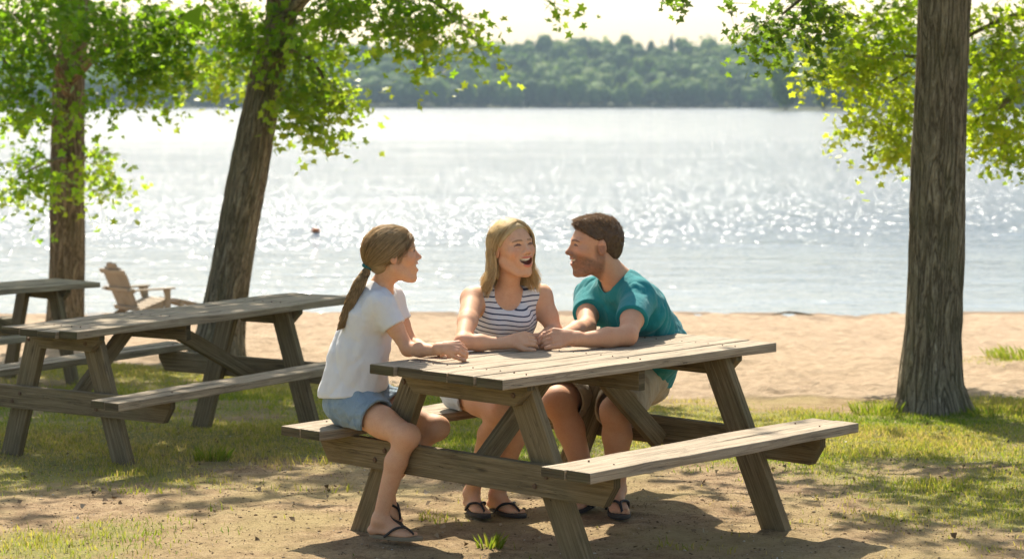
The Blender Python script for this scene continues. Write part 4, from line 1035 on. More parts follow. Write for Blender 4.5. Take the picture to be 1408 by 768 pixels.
# ---- materials
def skin_mat(name):
    m, t, b = new_mat(name, .58, spec=.22)
    c = t.add('ShaderNodeVertexColor', layer_name='Col').outputs[0]
    pos = t.add('ShaderNodeNewGeometry').outputs['Position']
    n = t.noise(pos, 34, 6, .7); c2 = t.mix(t.math('MULTIPLY', t.ramp(n, [(.38, (0,)*3), (.66, (1,)*3)]), .26), c, (.55, .22, .12)); c2 = t.mix(t.math('MULTIPLY', t.ramp(t.noise(pos, 190, 3, .7), [(.5, (0,)*3), (.68, (1,)*3)]), .22), c2, (.38, .17, .09))
    t.link(c2, b.inputs['Base Color']); b.inputs['Subsurface Weight'].default_value = .14
    b.inputs['Subsurface Radius'].default_value = (.018, .007, .004); b.inputs['Subsurface Scale'].default_value = 1.0
    t.link(t.bump(t.noise(pos, 220, 4, .7), .35, .002), b.inputs['Normal']); return m
M['skin'] = skin_mat('skin')
def cloth_mat(name, col, dark, bumps=.25, scale=900, transl=None, weave=True):
    m, t, b = new_mat(name, .9, spec=.12); pos = t.add('ShaderNodeNewGeometry').outputs['Position']
    n = t.noise(pos, 14, 5, .6); c = t.ramp(n, [(.2, dark), (.5, col)])
    f = t.noise(pos, scale, 2, .6); c = t.mix(t.math('MULTIPLY', t.ramp(f, [(.4, (1,)*3), (.6, (0,)*3)]), .22), c, dark)
    t.link(c, b.inputs['Base Color']); b.inputs['Sheen Weight'].default_value = .15
    t.link(t.bump(t.math('ADD', t.math('MULTIPLY', t.math('ABSOLUTE', t.math('SUBTRACT', t.noise(t.mapping(pos, (1, 1, .55), rot=(.3, .5, .2)), 20, 3, .6, 1.2), .5)), 3.0), t.math('ADD', t.noise(pos, 60, 4, .6), t.math('MULTIPLY', f, .3))), bumps*1.3, .006), b.inputs['Normal'])
    if transl:
        tr = t.add('ShaderNodeBsdfTranslucent'); tr.inputs[0].default_value = (*col, 1); mx = t.add('ShaderNodeMixShader'); mx.inputs[0].default_value = transl
        t.link(b.outputs[0], mx.inputs[1]); t.link(tr.outputs[0], mx.inputs[2]); t.link(mx.outputs[0], t.n['Material Output'].inputs[0])
    return m, t, b
M['white_tee'] = cloth_mat('white_cotton', (.80, .79, .77), (.72, .71, .70), transl=.12)[0]
M['teal_tee'] = cloth_mat('teal_cotton', (.020, .225, .235), (.015, .18, .19))[0]
M['khaki'] = cloth_mat('khaki_twill', (.42, .335, .215), (.33, .26, .165))[0]
M['pale_denim'] = cloth_mat('pale_cotton', (.52, .56, .58), (.42, .46, .49))[0]
M['denim'], t, b = cloth_mat('washed_denim', (.27, .35, .40), (.12, .18, .23), .6)
M['tank'], t, b = cloth_mat('striped_jersey', (.78, .77, .76), (.70, .69, .69))
sa = t.add('ShaderNodeAttribute', attribute_name='stripe').outputs['Fac']
fr = t.math('FRACT', t.math('MULTIPLY', sa, 1/.0215)); bc = b.inputs['Base Color'].links[0].from_socket
t.link(t.mix(t.ramp(fr, [(.0, (1,)*3), (.24, (1,)*3), (.28, (0,)*3), (.97, (0,)*3)]), bc, (.045, .055, .10)), b.inputs['Base Color'])
M['sole_dark'] = new_mat('dark_rubber', .7, (.05, .042, .035))[0]; M['sole_tan'] = new_mat('tan_rubber', .8, (.24, .19, .12))[0]; M['strap_dark'] = new_mat('black_strap', .5, (.02, .018, .018))[0]
M['band'] = new_mat('teal_elastic', .8, (.02, .14, .15))[0]
def hair_mat(name, a, b_, tr=.25):
    m, t, b = new_mat(name, .55, spec=.32); ti = t.add('ShaderNodeAttribute', attribute_name='tint').outputs['Fac']
    c = t.ramp(ti, [(0, a), (1, b_)]); t.link(c, b.inputs['Base Color'])
    trn = t.add('ShaderNodeBsdfTranslucent'); t.link(c, trn.inputs[0]); mx = t.add('ShaderNodeMixShader'); mx.inputs[0].default_value = tr
    t.link(b.outputs[0], mx.inputs[1]); t.link(trn.outputs[0], mx.inputs[2]); t.link(mx.outputs[0], t.n['Material Output'].inputs[0]); return m
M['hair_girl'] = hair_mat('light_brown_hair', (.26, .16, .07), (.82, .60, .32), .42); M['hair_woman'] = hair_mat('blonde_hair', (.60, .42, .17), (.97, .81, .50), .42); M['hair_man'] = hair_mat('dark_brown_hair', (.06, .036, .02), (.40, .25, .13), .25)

def strands(paths, r0, taper=.3, tint=None, tw=None):
    """(n,m,3) paths -> V,F of thin three sided tubes"""
    n, m, _ = paths.shape; T = np.gradient(paths, axis=1); T /= np.linalg.norm(T, axis=2, keepdims=True)+1e-9
    ref = np.array([.3, .5, .81]); A = np.cross(T, ref); A /= np.linalg.norm(A, axis=2, keepdims=True)+1e-9; B = np.cross(T, A)
    rr = (np.asarray(r0)*np.ones(n))[:, None, None]*(1-(1-taper)*np.linspace(0, 1, m)**2)[None, :, None]
    V = np.stack([paths+(A*math.cos(a)+B*math.sin(a))*rr for a in (0, 2.094, 4.189)], 2).reshape(-1, 3)
    k = np.arange(m-1)*3; q = []
    for i in range(3): j = (i+1) % 3; q.append(np.stack([k+i, k+j, k+3+j, k+3+i], -1))
    q = np.concatenate(q); F = (q[None]+(np.arange(n)*m*3)[:, None, None]).reshape(-1, 4)
    return V, F, np.repeat(tint, m*3)
def flyaways(H, n, L, r=.0006, tint=.85, low=.0):
    d = rng.normal(size=(n, 3)); d[:, 2] = np.abs(d[:, 2])*.8+low; d[:, 0] = -np.abs(d[:, 0])*.8; d = unit_rows(d)
    a = EC+d*(ER+.010); tg = rng.normal(size=(n, 3)); tg = unit_rows(tg-d*(tg*d).sum(1)[:, None]); tt = np.linspace(0, 1, 7)[None, :, None]
    LL = (L*rng.uniform(.4, 1.2, n))[:, None, None]
    p = a[:, None]+tg[:, None]*tt*LL+d[:, None]*(LL*.35*tt*(1.3-tt))+rng.normal(size=(n, 7, 3))*.0012
    return strands(toW(H, p), r, .5, np.full(n, tint))
def build_hair(name, parts, mat, parent):
    V = np.concatenate([p[0] for p in parts]); off = np.cumsum([0]+[len(p[0]) for p in parts[:-1]])
    F = np.concatenate([p[1]+o for p, o in zip(parts, off)]); T = np.concatenate([p[2] for p in parts])
    me = np_mesh(name, V, F); set_float(me, 'tint', np.clip(T, 0, 1)); return link_mesh(name, me, mat, parent, True, True)
def cloth_obj(Fd, name, mat, parent, attrs=None, sm=1):
    V, F = Fd.mesh(name); V = relax(V, F, sm); me = np_mesh(name, V, F)
    if attrs: 
        for k, fn in attrs.items(): set_float(me, k, fn(V))
    return link_mesh(name, me, mat, parent, True, True)
def wrinkle(amp, fr, dirv, str_=3., J=None):
    dirv = unit(dirv)
    def fn(p):
        wt_ = 1.
        if J:                # calmer cloth on the thin sleeves
            for a in ('r', 'l'):
                m_ = J['s'+a]*.45+J['e'+a]*.55; wt_ = np.minimum(wt_, smooth(.07, .17, np.linalg.norm(p-m_, axis=1))+.12)
        a = p@dirv; q = p - np.outer(a, dirv)*(1-1/str_)
        n = fbm(q*fr, 3); return wt_*(amp*.75 - amp*1.35*np.sqrt(np.abs(n)+.01) + amp*.35*fbm(p*fr*2.3+7, 2))
    return fn
def bbox(pts, pad=.16): pts = np.array(pts); return pts.min(0)-pad, pts.max(0)+pad

def body_common(J, prm, H, hands, feet, op, fem):
    pts = [H.c+[0, 0, .10]]+[J[k] for k in J]; lo, hi = bbox(pts, .15)
    hs = [h[0] for h in hands]; fine = []
    for d in range(3):
        fs = [(H.c[d]-.155*H.s, H.c[d]+.155*H.s, .0026)]
        if hs: a = min(h[d] for h in hs)-.10; b = max(h[d] for h in hs)+.10; fs.append((a, b, .0032))
        fine.append(fs)
    Fd = Field(lo, hi, .0062, fine); s = prm['s']; W = prm
    # torso
    Fd.add(ecc(J['pelvis'], J['waist'], W['hipw'], W['hipd'], W['waw'], W['wad'], J['sr']-J['sl']), .04*s)
    Fd.add(ecc(J['waist'], J['chest'], W['waw'], W['wad'], W['chw'], W['chd'], J['sr']-J['sl']), .04*s)
    Fd.add(ecc(J['chest'], J['neck']*.75+J['chest']*.25, W['chw'], W['chd'], W['chw']*.62, W['chd']*.6, J['sr']-J['sl']), .04*s)
    Fd.add(cone(J['sl'], J['neck']*.6+J['chest']*.4, .046*s, .055*s), .03*s); Fd.add(cone(J['sr'], J['neck']*.6+J['chest']*.4, .046*s, .055*s), .03*s)
    hb_ = H.w((-.030, 0, -.062)); Fd.add(cone(J['neck']-(hb_-J['neck'])*.35, hb_, W['nk']*1.12, W['nk']), .03*s)
    Fd.add(cone(hb_, H.w((-.02, 0, -.03)), W['nk'], W['nk']*.95), .02*s)
    for a in ('r', 'l'):
        sh, el, wr = J['s'+a], J['e'+a], J['w'+a]; A = W['arm']
        Fd.add(cone(sh, sh*.45+el*.55, A*1.22, A*1.02), .03*s); Fd.add(cone(sh*.5+el*.5, el, A*1.02, A*.80), .015*s)
        Fd.add(cone(el, el*.62+wr*.38, A*.80, A*.86), .02*s); Fd.add(cone(el*.62+wr*.38, wr, A*.84, A*.53), .015*s)
        hp, kn, an = J['h'+a], J['k'+a], J['a'+a]; T_ = W['thigh']; C_ = W['calf']
        Fd.add(cone(hp, kn*.55+hp*.45, T_, T_*.86), .04*s); Fd.add(cone(kn*.5+hp*.5, kn, T_*.88, C_*1.12), .02*s)
        Fd.add(ell(kn+(kn-hp*.5-an*.5)*.04, np.full(3, C_*1.08)), .02*s)
        d_ = unit(an-kn); back = unit(-(kn-hp*.5-an*.5)); back = unit(back-d_*(back@d_))
        Fd.add(cone(kn, kn*.68+an*.32+back*.016*s, C_*.95, C_*1.05), .03*s); Fd.add(cone(kn*.68+an*.32+back*.016*s, an, C_*1.03, W['ank']), .02*s)
    add_head(Fd, H, op, fem)
    for h in hands: add_hand(Fd, *h[:4], **h[4])
    for f in feet: add_foot(Fd, *f)
    return Fd
def finish_body(Fd, H, root, skin, op, lip, brow, stubble=None, extra=None):
    V, F = Fd.mesh('body'); V = relax(V, F, 1, .35)
    Cc = np.tile(np.array(skin, float), (len(V), 1)); n = fbm(V*7, 3); Cc *= (1+.07*n)[:, None]
    if extra: extra(V, Cc)
    head_paint(H, V, Cc, skin, lip, op, brow, stubble)
    me = np_mesh('body', V, F); set_color(me, 'Col', np.clip(Cc, 0, 1)); return link_mesh('body', me, M['skin'], root, True, True)
def knuckle_paint(pts, r=.045):
    def fn(V, Cc):
        for p in pts:
            d = np.linalg.norm(V-p, axis=1); mm = (.35*np.exp(-(d/r)**2))[:, None]; Cc[:] = Cc*(1-mm)+np.array((.52, .22, .15))*mm
    return fn
def garment(J, H, grow, s, W, sleeve=None, hem=None, box_pts=None, h=.0048, neck=None, vneck=0):
    lo, hi = bbox(box_pts, .19); Fd = Field(lo, hi, h); g = grow; side = J['sr']-J['sl']
    if sleeve:                    # sleeves first: hollowed and trimmed before the torso joins them
        fr, r1, r2, q1, q2 = sleeve
        for a in ('r', 'l'):
            sh, el = J['s'+a], J['e'+a]; ax_ = unit(el-sh); c = sh*(1-fr)+el*fr
            Fd.add(cone(sh, c+ax_*.03, r1, r2), 0)
            Fd.sub(cone(c-ax_*.012, el+ax_*.1, q1, q2), 0) if q1 else None
            cc = c+ax_*.07
            Fd.sub((lambda x, y, z, c=c, ax_=ax_, cc=cc: np.maximum(-((x-c[0])*ax_[0]+(y-c[1])*ax_[1]+(z-c[2])*ax_[2]), np.sqrt((x-cc[0])**2+(y-cc[1])**2+(z-cc[2])**2)-.125), cc-.13, cc+.13), 0)
    Fd.add(ecc(J['pelvis'], J['waist'], W['hipw']+g, W['hipd']+g, W['waw']+g*1.5, W['wad']+g*1.5, side), .06*s)
    Fd.add(ecc(J['waist'], J['chest'], W['waw']+g*1.5, W['wad']+g*1.5, W['chw']+g, W['chd']+g, side), .05*s)
    Fd.add(ecc(J['chest'], J['neck']*.75+J['chest']*.25, W['chw']+g, W['chd']+g, W['chw']*.62+g, W['chd']*.6+g, side), .04*s)
    for a in ('l', 'r'): Fd.add(cone(J['s'+a], J['neck']*.6+J['chest']*.4, .046*s+g, .055*s+g*.7), .03*s)
    return Fd
def ellips_path(H, c0, rad, A, B, m, lift=0.):
    """paths gliding over an ellipsoid (head frame) from A (n,3) to B (n,3)"""
    a = (A-c0)/rad; b = (B-c0)/rad; t = np.linspace(0, 1, m)[None, :, None]; p = a[:, None]*(1-t)+b[:, None]*t
    na = np.linalg.norm(a, axis=1)[:, None, None]; nb = np.linalg.norm(b, axis=1)[:, None, None]
    p = p/np.linalg.norm(p, axis=2, keepdims=True)*(na*(1-t)+nb*t); return p*rad+c0
def toW(H, L): return L*H.s@H.R.T+H.c
EC = np.array([-.016, 0, .035]); ER = np.array([.098, .0755, .082])

# ------------------------------------------------------------------ the girl
def build_girl():
    H = Frame(P(541, 351, 9.05), (.955, .22, .10), (-.08, 0, 1), 1.0); s = .98
    J = dict(pelvis=P(486, 548, 9.10), waist=P(492, 488, 9.10), chest=P(509, 432, 9.09), neck=P(524, 394, 9.08),
             sr=P(524, 418, 8.97), sl=P(535, 411, 9.21), er=P(561, 480, 8.93), wr=P(606, 482, 8.80), el=P(566, 474, 9.18), wl=P(586, 478, 8.98),
             hr=P(490, 560, 9.02), kr=P(560, 600, 8.78), ar=P(522, 714, 8.82), hl=P(505, 548, 9.19), kl=P(600, 588, 8.99), al=P(532, 667, 9.06))
    J['wr'][2] = max(J['wr'][2], .782); J['er'][2] = max(J['er'][2], .787)
    t = empty('person', (J['pelvis'][0], J['pelvis'][1], .0))
    tag(t, 'laughing girl in white T-shirt and denim shorts with a long brown ponytail', 'person', 'people sitting at the sunlit table')
    W = dict(s=s, hipw=.135, hipd=.105, waw=.112, wad=.092, chw=.122, chd=.092, nk=.043, arm=.035, thigh=.073, calf=.043, ank=.029)
    ff1 = (J['ar'], (.93, -.33, 0), (0, 0, 1), .90); ff2 = (J['al'], (.62, -.28, -.74), (.70, -.2, .68), .88)
    hands = [(J['wr']+np.array([0, 0, .015]), (.93, -.05, .0), (.2, .7, -.7), .96, dict(curl=[.75, .8, .85, .9], side=-1, thumb=(.75, .35, .35))),
             (J['wl'], (.95, -.25, .05), (.1, -.5, -.85), .92, dict(curl=[.5, .6, .7, .8], side=1, thumb=(.6, .5, .3)))]
    op = .013; Fd = body_common(J, W, H, hands, (ff1, ff2), op, 1.)
    finish_body(Fd, H, t, (.68, .385, .225), op, (.55, .19, .13), (.22, .13, .07), extra=knuckle_paint([hands[0][0]+np.array([.09, 0, 0]), J['kr'], J['er']]))
    for f in (ff1, ff2): flipflop(*f, M['sole_dark'] if f is ff2 else M['sole_tan'], M['strap_dark'] if f is ff2 else M['sole_dark'], t)
    # T-shirt
    core = [J[k] for k in ('pelvis', 'chest', 'neck', 'sr', 'sl')]+[J['sr']*.5+J['er']*.5, J['sl']*.5+J['el']*.5]
    G = garment(J, H, .013, s, W, box_pts=core, sleeve=(.50, .057, .052, 0, 0))
    G.add(ecc(J['pelvis']+np.array([0, 0, .02]), J['waist']*.6+J['chest']*.4, .162, .147, .130, .110, J['sr']-J['sl']), .03)
    G.displace(wrinkle(.012, 9, (.35, 0, 1), 2.6, J))
    G.sub(cone(J['neck']-(H.w((-.03, 0, -.06))-J['neck'])*.12+np.array([.012, 0, 0]), H.w((0, 0, 0)), .056, .075), .006)
    G.cut(J['pelvis']+np.array([0, 0, .028]), (.12, 0, -1))
    tee = cloth_obj(G, 't_shirt', M['white_tee'], t)
    # denim shorts
    G = Field(*bbox([J['pelvis'], J['hr'], J['hl'], J['kr']*.5+J['hr']*.5, J['kl']*.5+J['hl']*.5], .18), .0055)
    G.add(ecc(J['pelvis'], J['pelvis']*.5+J['waist']*.5, .152, .130, .140, .118, J['sr']-J['sl']), .03)
    for a in ('r', 'l'):
        hp, kn = J['h'+a], J['k'+a]; e = hp*.50+kn*.50; G.add(cone(hp, e, .094, .090), .045)
    G.displace(wrinkle(.007, 16, (.7, 0, .6), 1.5))
    for a in ('r', 'l'):
        hp, kn = J['h'+a], J['k'+a]; ax_ = unit(kn-hp); c = hp*.58+kn*.42
        G.sub(cone(c-ax_*.02, kn+ax_*.1, .078, .077), 0)
        cc = c+ax_*.08; G.sub((lambda x, y, z, c=c, ax_=ax_, cc=cc: np.maximum(-((x-c[0])*ax_[0]+(y-c[1])*ax_[1]+(z-c[2])*ax_[2]), np.sqrt((x-cc[0])**2+(y-cc[1])**2+(z-cc[2])**2)-.14), cc-.15, cc+.15), 0)
    G.cut(J['pelvis']+np.array([0, 0, .055]), (-.1, 0, 1))
    G.cut((0, 0, .452), (0, 0, -1))
    sh_ = cloth_obj(G, 'shorts', M['denim'], t)
    # stitched seams and a pocket line on the shorts
    hp = J['hr']; 
    # hair
    C0 = EC; rd = ER+.010
    Fh = Field(*bbox([H.c+[0, 0, .03]], .13), .003)
    Fh.add(H.E(EC, ER+.0075)); Fh.add(H.E((-.055, 0, -.02), (.058, .062, .055)), .02)
    def face_cut(x, y, z):
        p = [x-H.c[0], y-H.c[1], z-H.c[2]]; lx, ly, lz = [sum(p[i]*H.R[i, j] for i in range(3))/H.s for j in range(3)]
        lim = .058 - 1.05*np.clip(.055-lz, 0, .14)*1.0; lim = np.where(lz < .055, np.maximum(lim, -.045-.0*lz), .058+.25*(lz-.055)); return (lim-lx)*H.s*.8
    G2 = (face_cut, H.c-.16, H.c+.16); Fh.sub(G2, .006)
    Fh.sub(H.E((-.012, .08, -.006), (.026, .02, .036)), .004); Fh.sub(H.E((-.012, -.08, -.006), (.026, .02, .036)), .004)
    Fh.cut(H.w((-.03, 0, -.062)), H.R@np.array([.35, 0, -1.]))
    V, F = Fh.mesh('hair'); V = relax(V, F, 1); cap = (V, F, .35+.2*fbm(V*np.array([30, 60, 60]), 2))
    band = np.array([-.112, 0, -.030]); n = 1900
    th = rng.uniform(-1, 1, n)*.9; hz_ = rng.random(n)
    q_ = rng.random(n)                      # roots along and behind the hairline
    A = np.stack([.056+.024*np.cos(th*1.5)-.075*q_*np.abs(np.cos(th))-.060*np.abs(th)**1.5, .092*np.sin(th*1.35), .085-.085*np.abs(th)**1.7+.03*q_], -1)
    A = C0+(A-C0)/np.linalg.norm((A-C0)/rd, axis=1)[:, None]*(.985+.03*rng.random((n, 1)))
    B = np.tile(band, (n, 1))+rng.normal(size=(n, 3))*.006
    pth = ellips_path(H, C0, rd, A, B, 14)
    s1 = strands(toW(H, pth), .0011, .9, np.clip(rng.normal(.55, .22, n), 0, 1))
    # ponytail
    b0 = toW(H, band[None])[0]; ctrl = np.array([b0, P(497, 382, 9.00), P(487, 405, 8.985), P(478, 430, 8.97), P(468, 453, 8.96)]); ctrl[:, 1] = np.linspace(b0[1], b0[1]-.035, 5)
    n = 1300; m = 30; tt = np.linspace(0, 1, m); cp = np.stack([np.interp(tt*4, range(5), ctrl[:, d]) for d in range(3)], -1)
    for _ in range(3): cp[1:-1] = (cp[:-2]+cp[1:-1]*2+cp[2:])/4
    rad = np.interp(tt, [0, .06, .3, .65, .9, 1], [.011, .020, .036, .036, .024, .010])
    a = rng.random(n)*6.28; rr = np.sqrt(rng.random(n)); ph = rng.random(n)*6.28
    wav = .0075*np.sin(tt[None]*26+ph[:, None]*.5+a[:, None]); ex = np.array([.9, -.2, .35]); ey_ = np.array([.2, .95, .1])
    ln = rng.uniform(.82, 1.04, n); idx_ = np.clip(tt[None]*ln[:, None], 0, 1)*(m-1); i0 = np.minimum(idx_.astype(int), m-2); f_ = (idx_-i0)[..., None]
    cc = cp[i0]*(1-f_)+cp[i0+1]*f_
    pt = cc+((np.cos(a)*rr)[:, None]*rad[None]+wav*tt[None])[..., None]*ex+((np.sin(a)*rr)[:, None]*rad[None]+wav[:, ::-1]*.5)[..., None]*ey_
    s2 = strands(pt, .0014, .35, np.clip(rng.normal(.45, .25, n), 0, 1))
    build_hair('hair', [cap, s1, s2, flyaways(H, 160, .045)], M['hair_girl'], t)
    ring_ax = unit(ctrl[1]-ctrl[0]); u1 = unit(np.cross(ring_ax, [0, 1, 0])); u2 = np.cross(ring_ax, u1); cen = b0+ring_ax*.006
    tube('hair_tie', [cen+(u1*math.cos(q)+u2*math.sin(q))*.0165 for q in np.linspace(0, 2*math.pi, 22)], [.0085]*22, M['band'], t, 8)
    return t

# ------------------------------------------------------------------ the woman
def build_woman():
    H = Frame(P(706, 342, 9.43), (.54, -.81, .14), (-.15, .10, 1), 1.04); s = 1.05
    J = dict(pelvis=P(652, 527, 9.64), waist=P(688, 478, 9.60), chest=P(693, 436, 9.54), neck=P(697, 401, 9.50),
             sr=P(650, 411, 9.46), sl=P(743, 407, 9.58), er=P(636, 470, 9.12), wr=P(699, 473, 9.17), el=P(764, 458, 9.53), wl=P(742, 468, 9.40),
             hr=P(634, 535, 9.57), kr=P(690, 563, 9.30), ar=P(648, 680, 9.64), hl=P(665, 530, 9.72), kl=P(722, 567, 9.42), al=P(683, 678, 9.66))
    for k in ('er', 'el'): J[k][2] = max(J[k][2], .788)
    for k in ('wr', 'wl'): J[k][2] = max(J[k][2], .782)
    t = empty('person', (J['pelvis'][0], J['pelvis'][1], 0.))
    tag(t, 'laughing blonde woman in a striped tank top between the girl and the man', 'person', 'people sitting at the sunlit table')
    W = dict(s=s, hipw=.165, hipd=.115, waw=.122, wad=.092, chw=.135, chd=.098, nk=.047, arm=.041, thigh=.083, calf=.050, ank=.033)
    ff1 = (J['ar'], (.35, -.93, 0), (0, 0, 1), .95); ff2 = (J['al'], (.62, -.78, 0), (0, 0, 1), .95)
    for f in (ff1, ff2): f[0][2] = ground_z(np.array([f[0][0]]), np.array([f[0][1]]))[0]+.088
    hands = [(J['wr']+np.array([0, 0, .012]), (.95, .20, .10), (.1, .85, -.5), 1.02, dict(curl=[.45, .55, .6, .65], side=-1, thumb=(.75, .5, .1))),
             (J['wl'], (-.95, -.25, .05), (0, -.5, -.8), .98, dict(curl=[.4, .45, .5, .55], side=-1, thumb=(.7, .4, .2)))]
    op = .017; Fd = body_common(J, W, H, hands, (ff1, ff2), op, 1.)
    fwd = unit(np.array([.15, -.95, .12]))
    for q in (-1, 1): Fd.add(ell(J['chest']+fwd*.075+np.array([q*.055, 0, -.012]), (.052, .045, .048)), .03)
    finish_body(Fd, H, t, (.70, .405, .24), op, (.62, .16, .12), (.30, .17, .08), extra=knuckle_paint([J['kr'], J['er']]))
    for f in (ff1, ff2): flipflop(*f, M['sole_dark'], M['strap_dark'], t)
    core = [J[k] for k in ('pelvis', 'chest', 'neck', 'sr', 'sl')]
    G = garment(J, H, .007, s, W, box_pts=core, h=.0045)
    for q in (-1, 1): G.add(ell(J['chest']+fwd*.079+np.array([q*.053, 0, -.012]), (.056, .049, .053)), .035)
    G.displace(wrinkle(.004, 13, (0, 0, 1), 1.5))
    ncv = J['neck']+fwd*.075
    G.sub(ell(ncv+np.array([0, 0, -.005]), (.066, .10, .082)), .006)            # scoop neck
    G.sub(cone(J['neck']-np.array([0, 0, .01]), H.w((0, 0, -.05)), .062, .08), .006)
    side = unit(J['sl']-J['sr'])
    for k, q in (('sr', -1), ('sl', 1)):
        G.sub(ecc(J[k]+side*q*.012+np.array([0, 0, -.03]), J[k]+side*q*.03+np.array([0, 0, .06]), .066, .075, .06, .07, side), .008)
        G.sub(cone(J[k]+side*q*.02, J['e'+k[1]], .062, .05), .004)
    ax_ = unit(J['chest']-J['waist']+np.array([0, -.18*0, 0])); ax_ = unit(ax_+.12*np.array([0, 1, 0]))
    G.cut(J['pelvis']+np.array([0, 0, .0]), (0, 0, -1))
    cloth_obj(G, 'tank_top', M['tank'], t, {'stripe': lambda V: (V@ax_)})
    G = Field(*bbox([J['pelvis'], J['hr'], J['hl'], J['kr']*.5+J['hr']*.5, J['kl']*.5+J['hl']*.5], .19), .006)
    G.add(ecc(J['pelvis'], J['pelvis']*.6+J['waist']*.4, .178, .128, .15, .115, J['sr']-J['sl']), .03)
    G.cut(J['pelvis']+np.array([0, 0, .10]), (0, 0, 1))
    for a in ('r', 'l'): hp, kn = J['h'+a], J['k'+a]; G.add(cone(hp, hp*.5+kn*.5, .098, .096), .03)
    G.displace(wrinkle(.006, 14, (.7, 0, .6), 1.5))
    for a in ('r', 'l'):
        hp, kn = J['h'+a], J['k'+a]; ax2 = unit(kn-hp); c = hp*.62+kn*.38
        G.sub(cone(c-ax2*.03, kn+ax2*.1, .086, .086), 0)
        cc = c+ax2*.08; G.sub((lambda x, y, z, c=c, ax2=ax2, cc=cc: np.maximum(-((x-c[0])*ax2[0]+(y-c[1])*ax2[1]+(z-c[2])*ax2[2]), np.sqrt((x-cc[0])**2+(y-cc[1])**2+(z-cc[2])**2)-.14), cc-.15, cc+.15), 0)
    G.cut((0, 0, .452), (0, 0, -1)); cloth_obj(G, 'shorts', M['pale_denim'], t)
    # hair
    rd = ER+.012; Fh = Field(*bbox([H.c+[0, 0, .0]], .20), .0035)
    Fh.add(H.E(EC, ER+.010)); 
    dn_ = H.R.T@np.array([0, 0, -1.])
    for q in (-1, 1):
        a0 = np.array([-.028 if q > 0 else -.050, q*(.074 if q > 0 else .062), .02]); Fh.add(H.C(a0, a0+dn_*.095+np.array([-.008, q*.010, 0]), .028, .024, (0, 1, 0), .62), .02)
    a0 = np.array([-.075, 0, .0]); Fh.add(ecc(H.w(a0), H.w(a0+dn_*.10), .072, .03, .074, .028, H.R[:, 1]), .03)
    def face_cut(x, y, z):
        p = [x-H.c[0], y-H.c[1], z-H.c[2]]; lx, ly, lz = [sum(p[i]*H.R[i, j] for i in range(3))/H.s for j in range(3)]
        lim = np.where(lz < .062, .060-.95*np.clip(.062-lz, 0, .085), .060+.35*(lz-.062)); lim = np.where(lz < -.015, np.maximum(lim, -.010), lim); return (lim-lx)*H.s*.8
    Fh.sub((face_cut, H.c-.24, H.c+.24), .006); Fh.sub(ell(H.w((.02, 0, -.05)), np.array([.078, .064, .10])*H.s, H.R), .004); Fh.sub(H.E((-.010, -.082, -.006), (.024, .02, .036)), .004)
    V, F = Fh.mesh('hair'); V = relax(V, F, 1); cap = (V, F, .42+.25*fbm(V*np.array([70, 70, 14]), 2))
    n = 3400; sd2 = np.where(rng.random(n) < .5, 1, -1.); fr_ = rng.random(n)
    A = np.stack([.052-.135*fr_, .006+rng.normal(size=n)*.003, np.full(n, .12)], -1)
    phi = np.where(sd2 > 0, 60+120*fr_**.9, 92+90*fr_)+rng.normal(size=n)*5; phi = np.clip(phi, 56, 184); exz = rng.uniform(-.012, .02, n)
    B = np.stack([-.016+.100*np.cos(np.radians(phi)), sd2*.079*np.sin(np.radians(phi)), exz], -1)
    A = EC+(A-EC)/np.linalg.norm((A-EC)/rd, axis=1)[:, None]; B = EC+(B-EC)/np.linalg.norm((B-EC)/rd, axis=1)[:, None]*(1.0+.12*rng.random((n, 1)))
    m1, m2 = 10, 14; top = ellips_path(H, EC, rd, A, B, m1); topW = toW(H, top); Bw = topW[:, -1]
    Lg = rng.uniform(.135, .20, n)*np.where(rng.random(n) < .15, .85, 1); tt = np.linspace(0, 1, m2+1)[1:]
    outw = toW(H, EC[None]+(B-EC)*np.array([1, 1, 0]))-H.c; outw[:, 2] = 0; outw /= np.linalg.norm(outw, axis=1)[:, None]
    fall = Bw[:, None]+np.array([0, 0, -1.])*Lg[:, None, None]*tt[None, :, None]
    fall = fall+outw[:, None]*(.004*np.sin(tt[None]*7+rng.random(n)[:, None]*2)+.020*tt[None]**2*rng.random(n)[:, None]+.016*np.clip(tt[None]-.7, 0, 1)*3)[..., None]
    # tuck behind the jaw and keep off the face
    p_ = np.concatenate([topW, fall], 1); tint = np.clip(rng.normal(.55, .22, n), 0, 1)
    s1 = strands(p_, .0012, .45, tint); build_hair('hair', [cap, s1, flyaways(H, 170, .05)], M['hair_woman'], t)
    return t

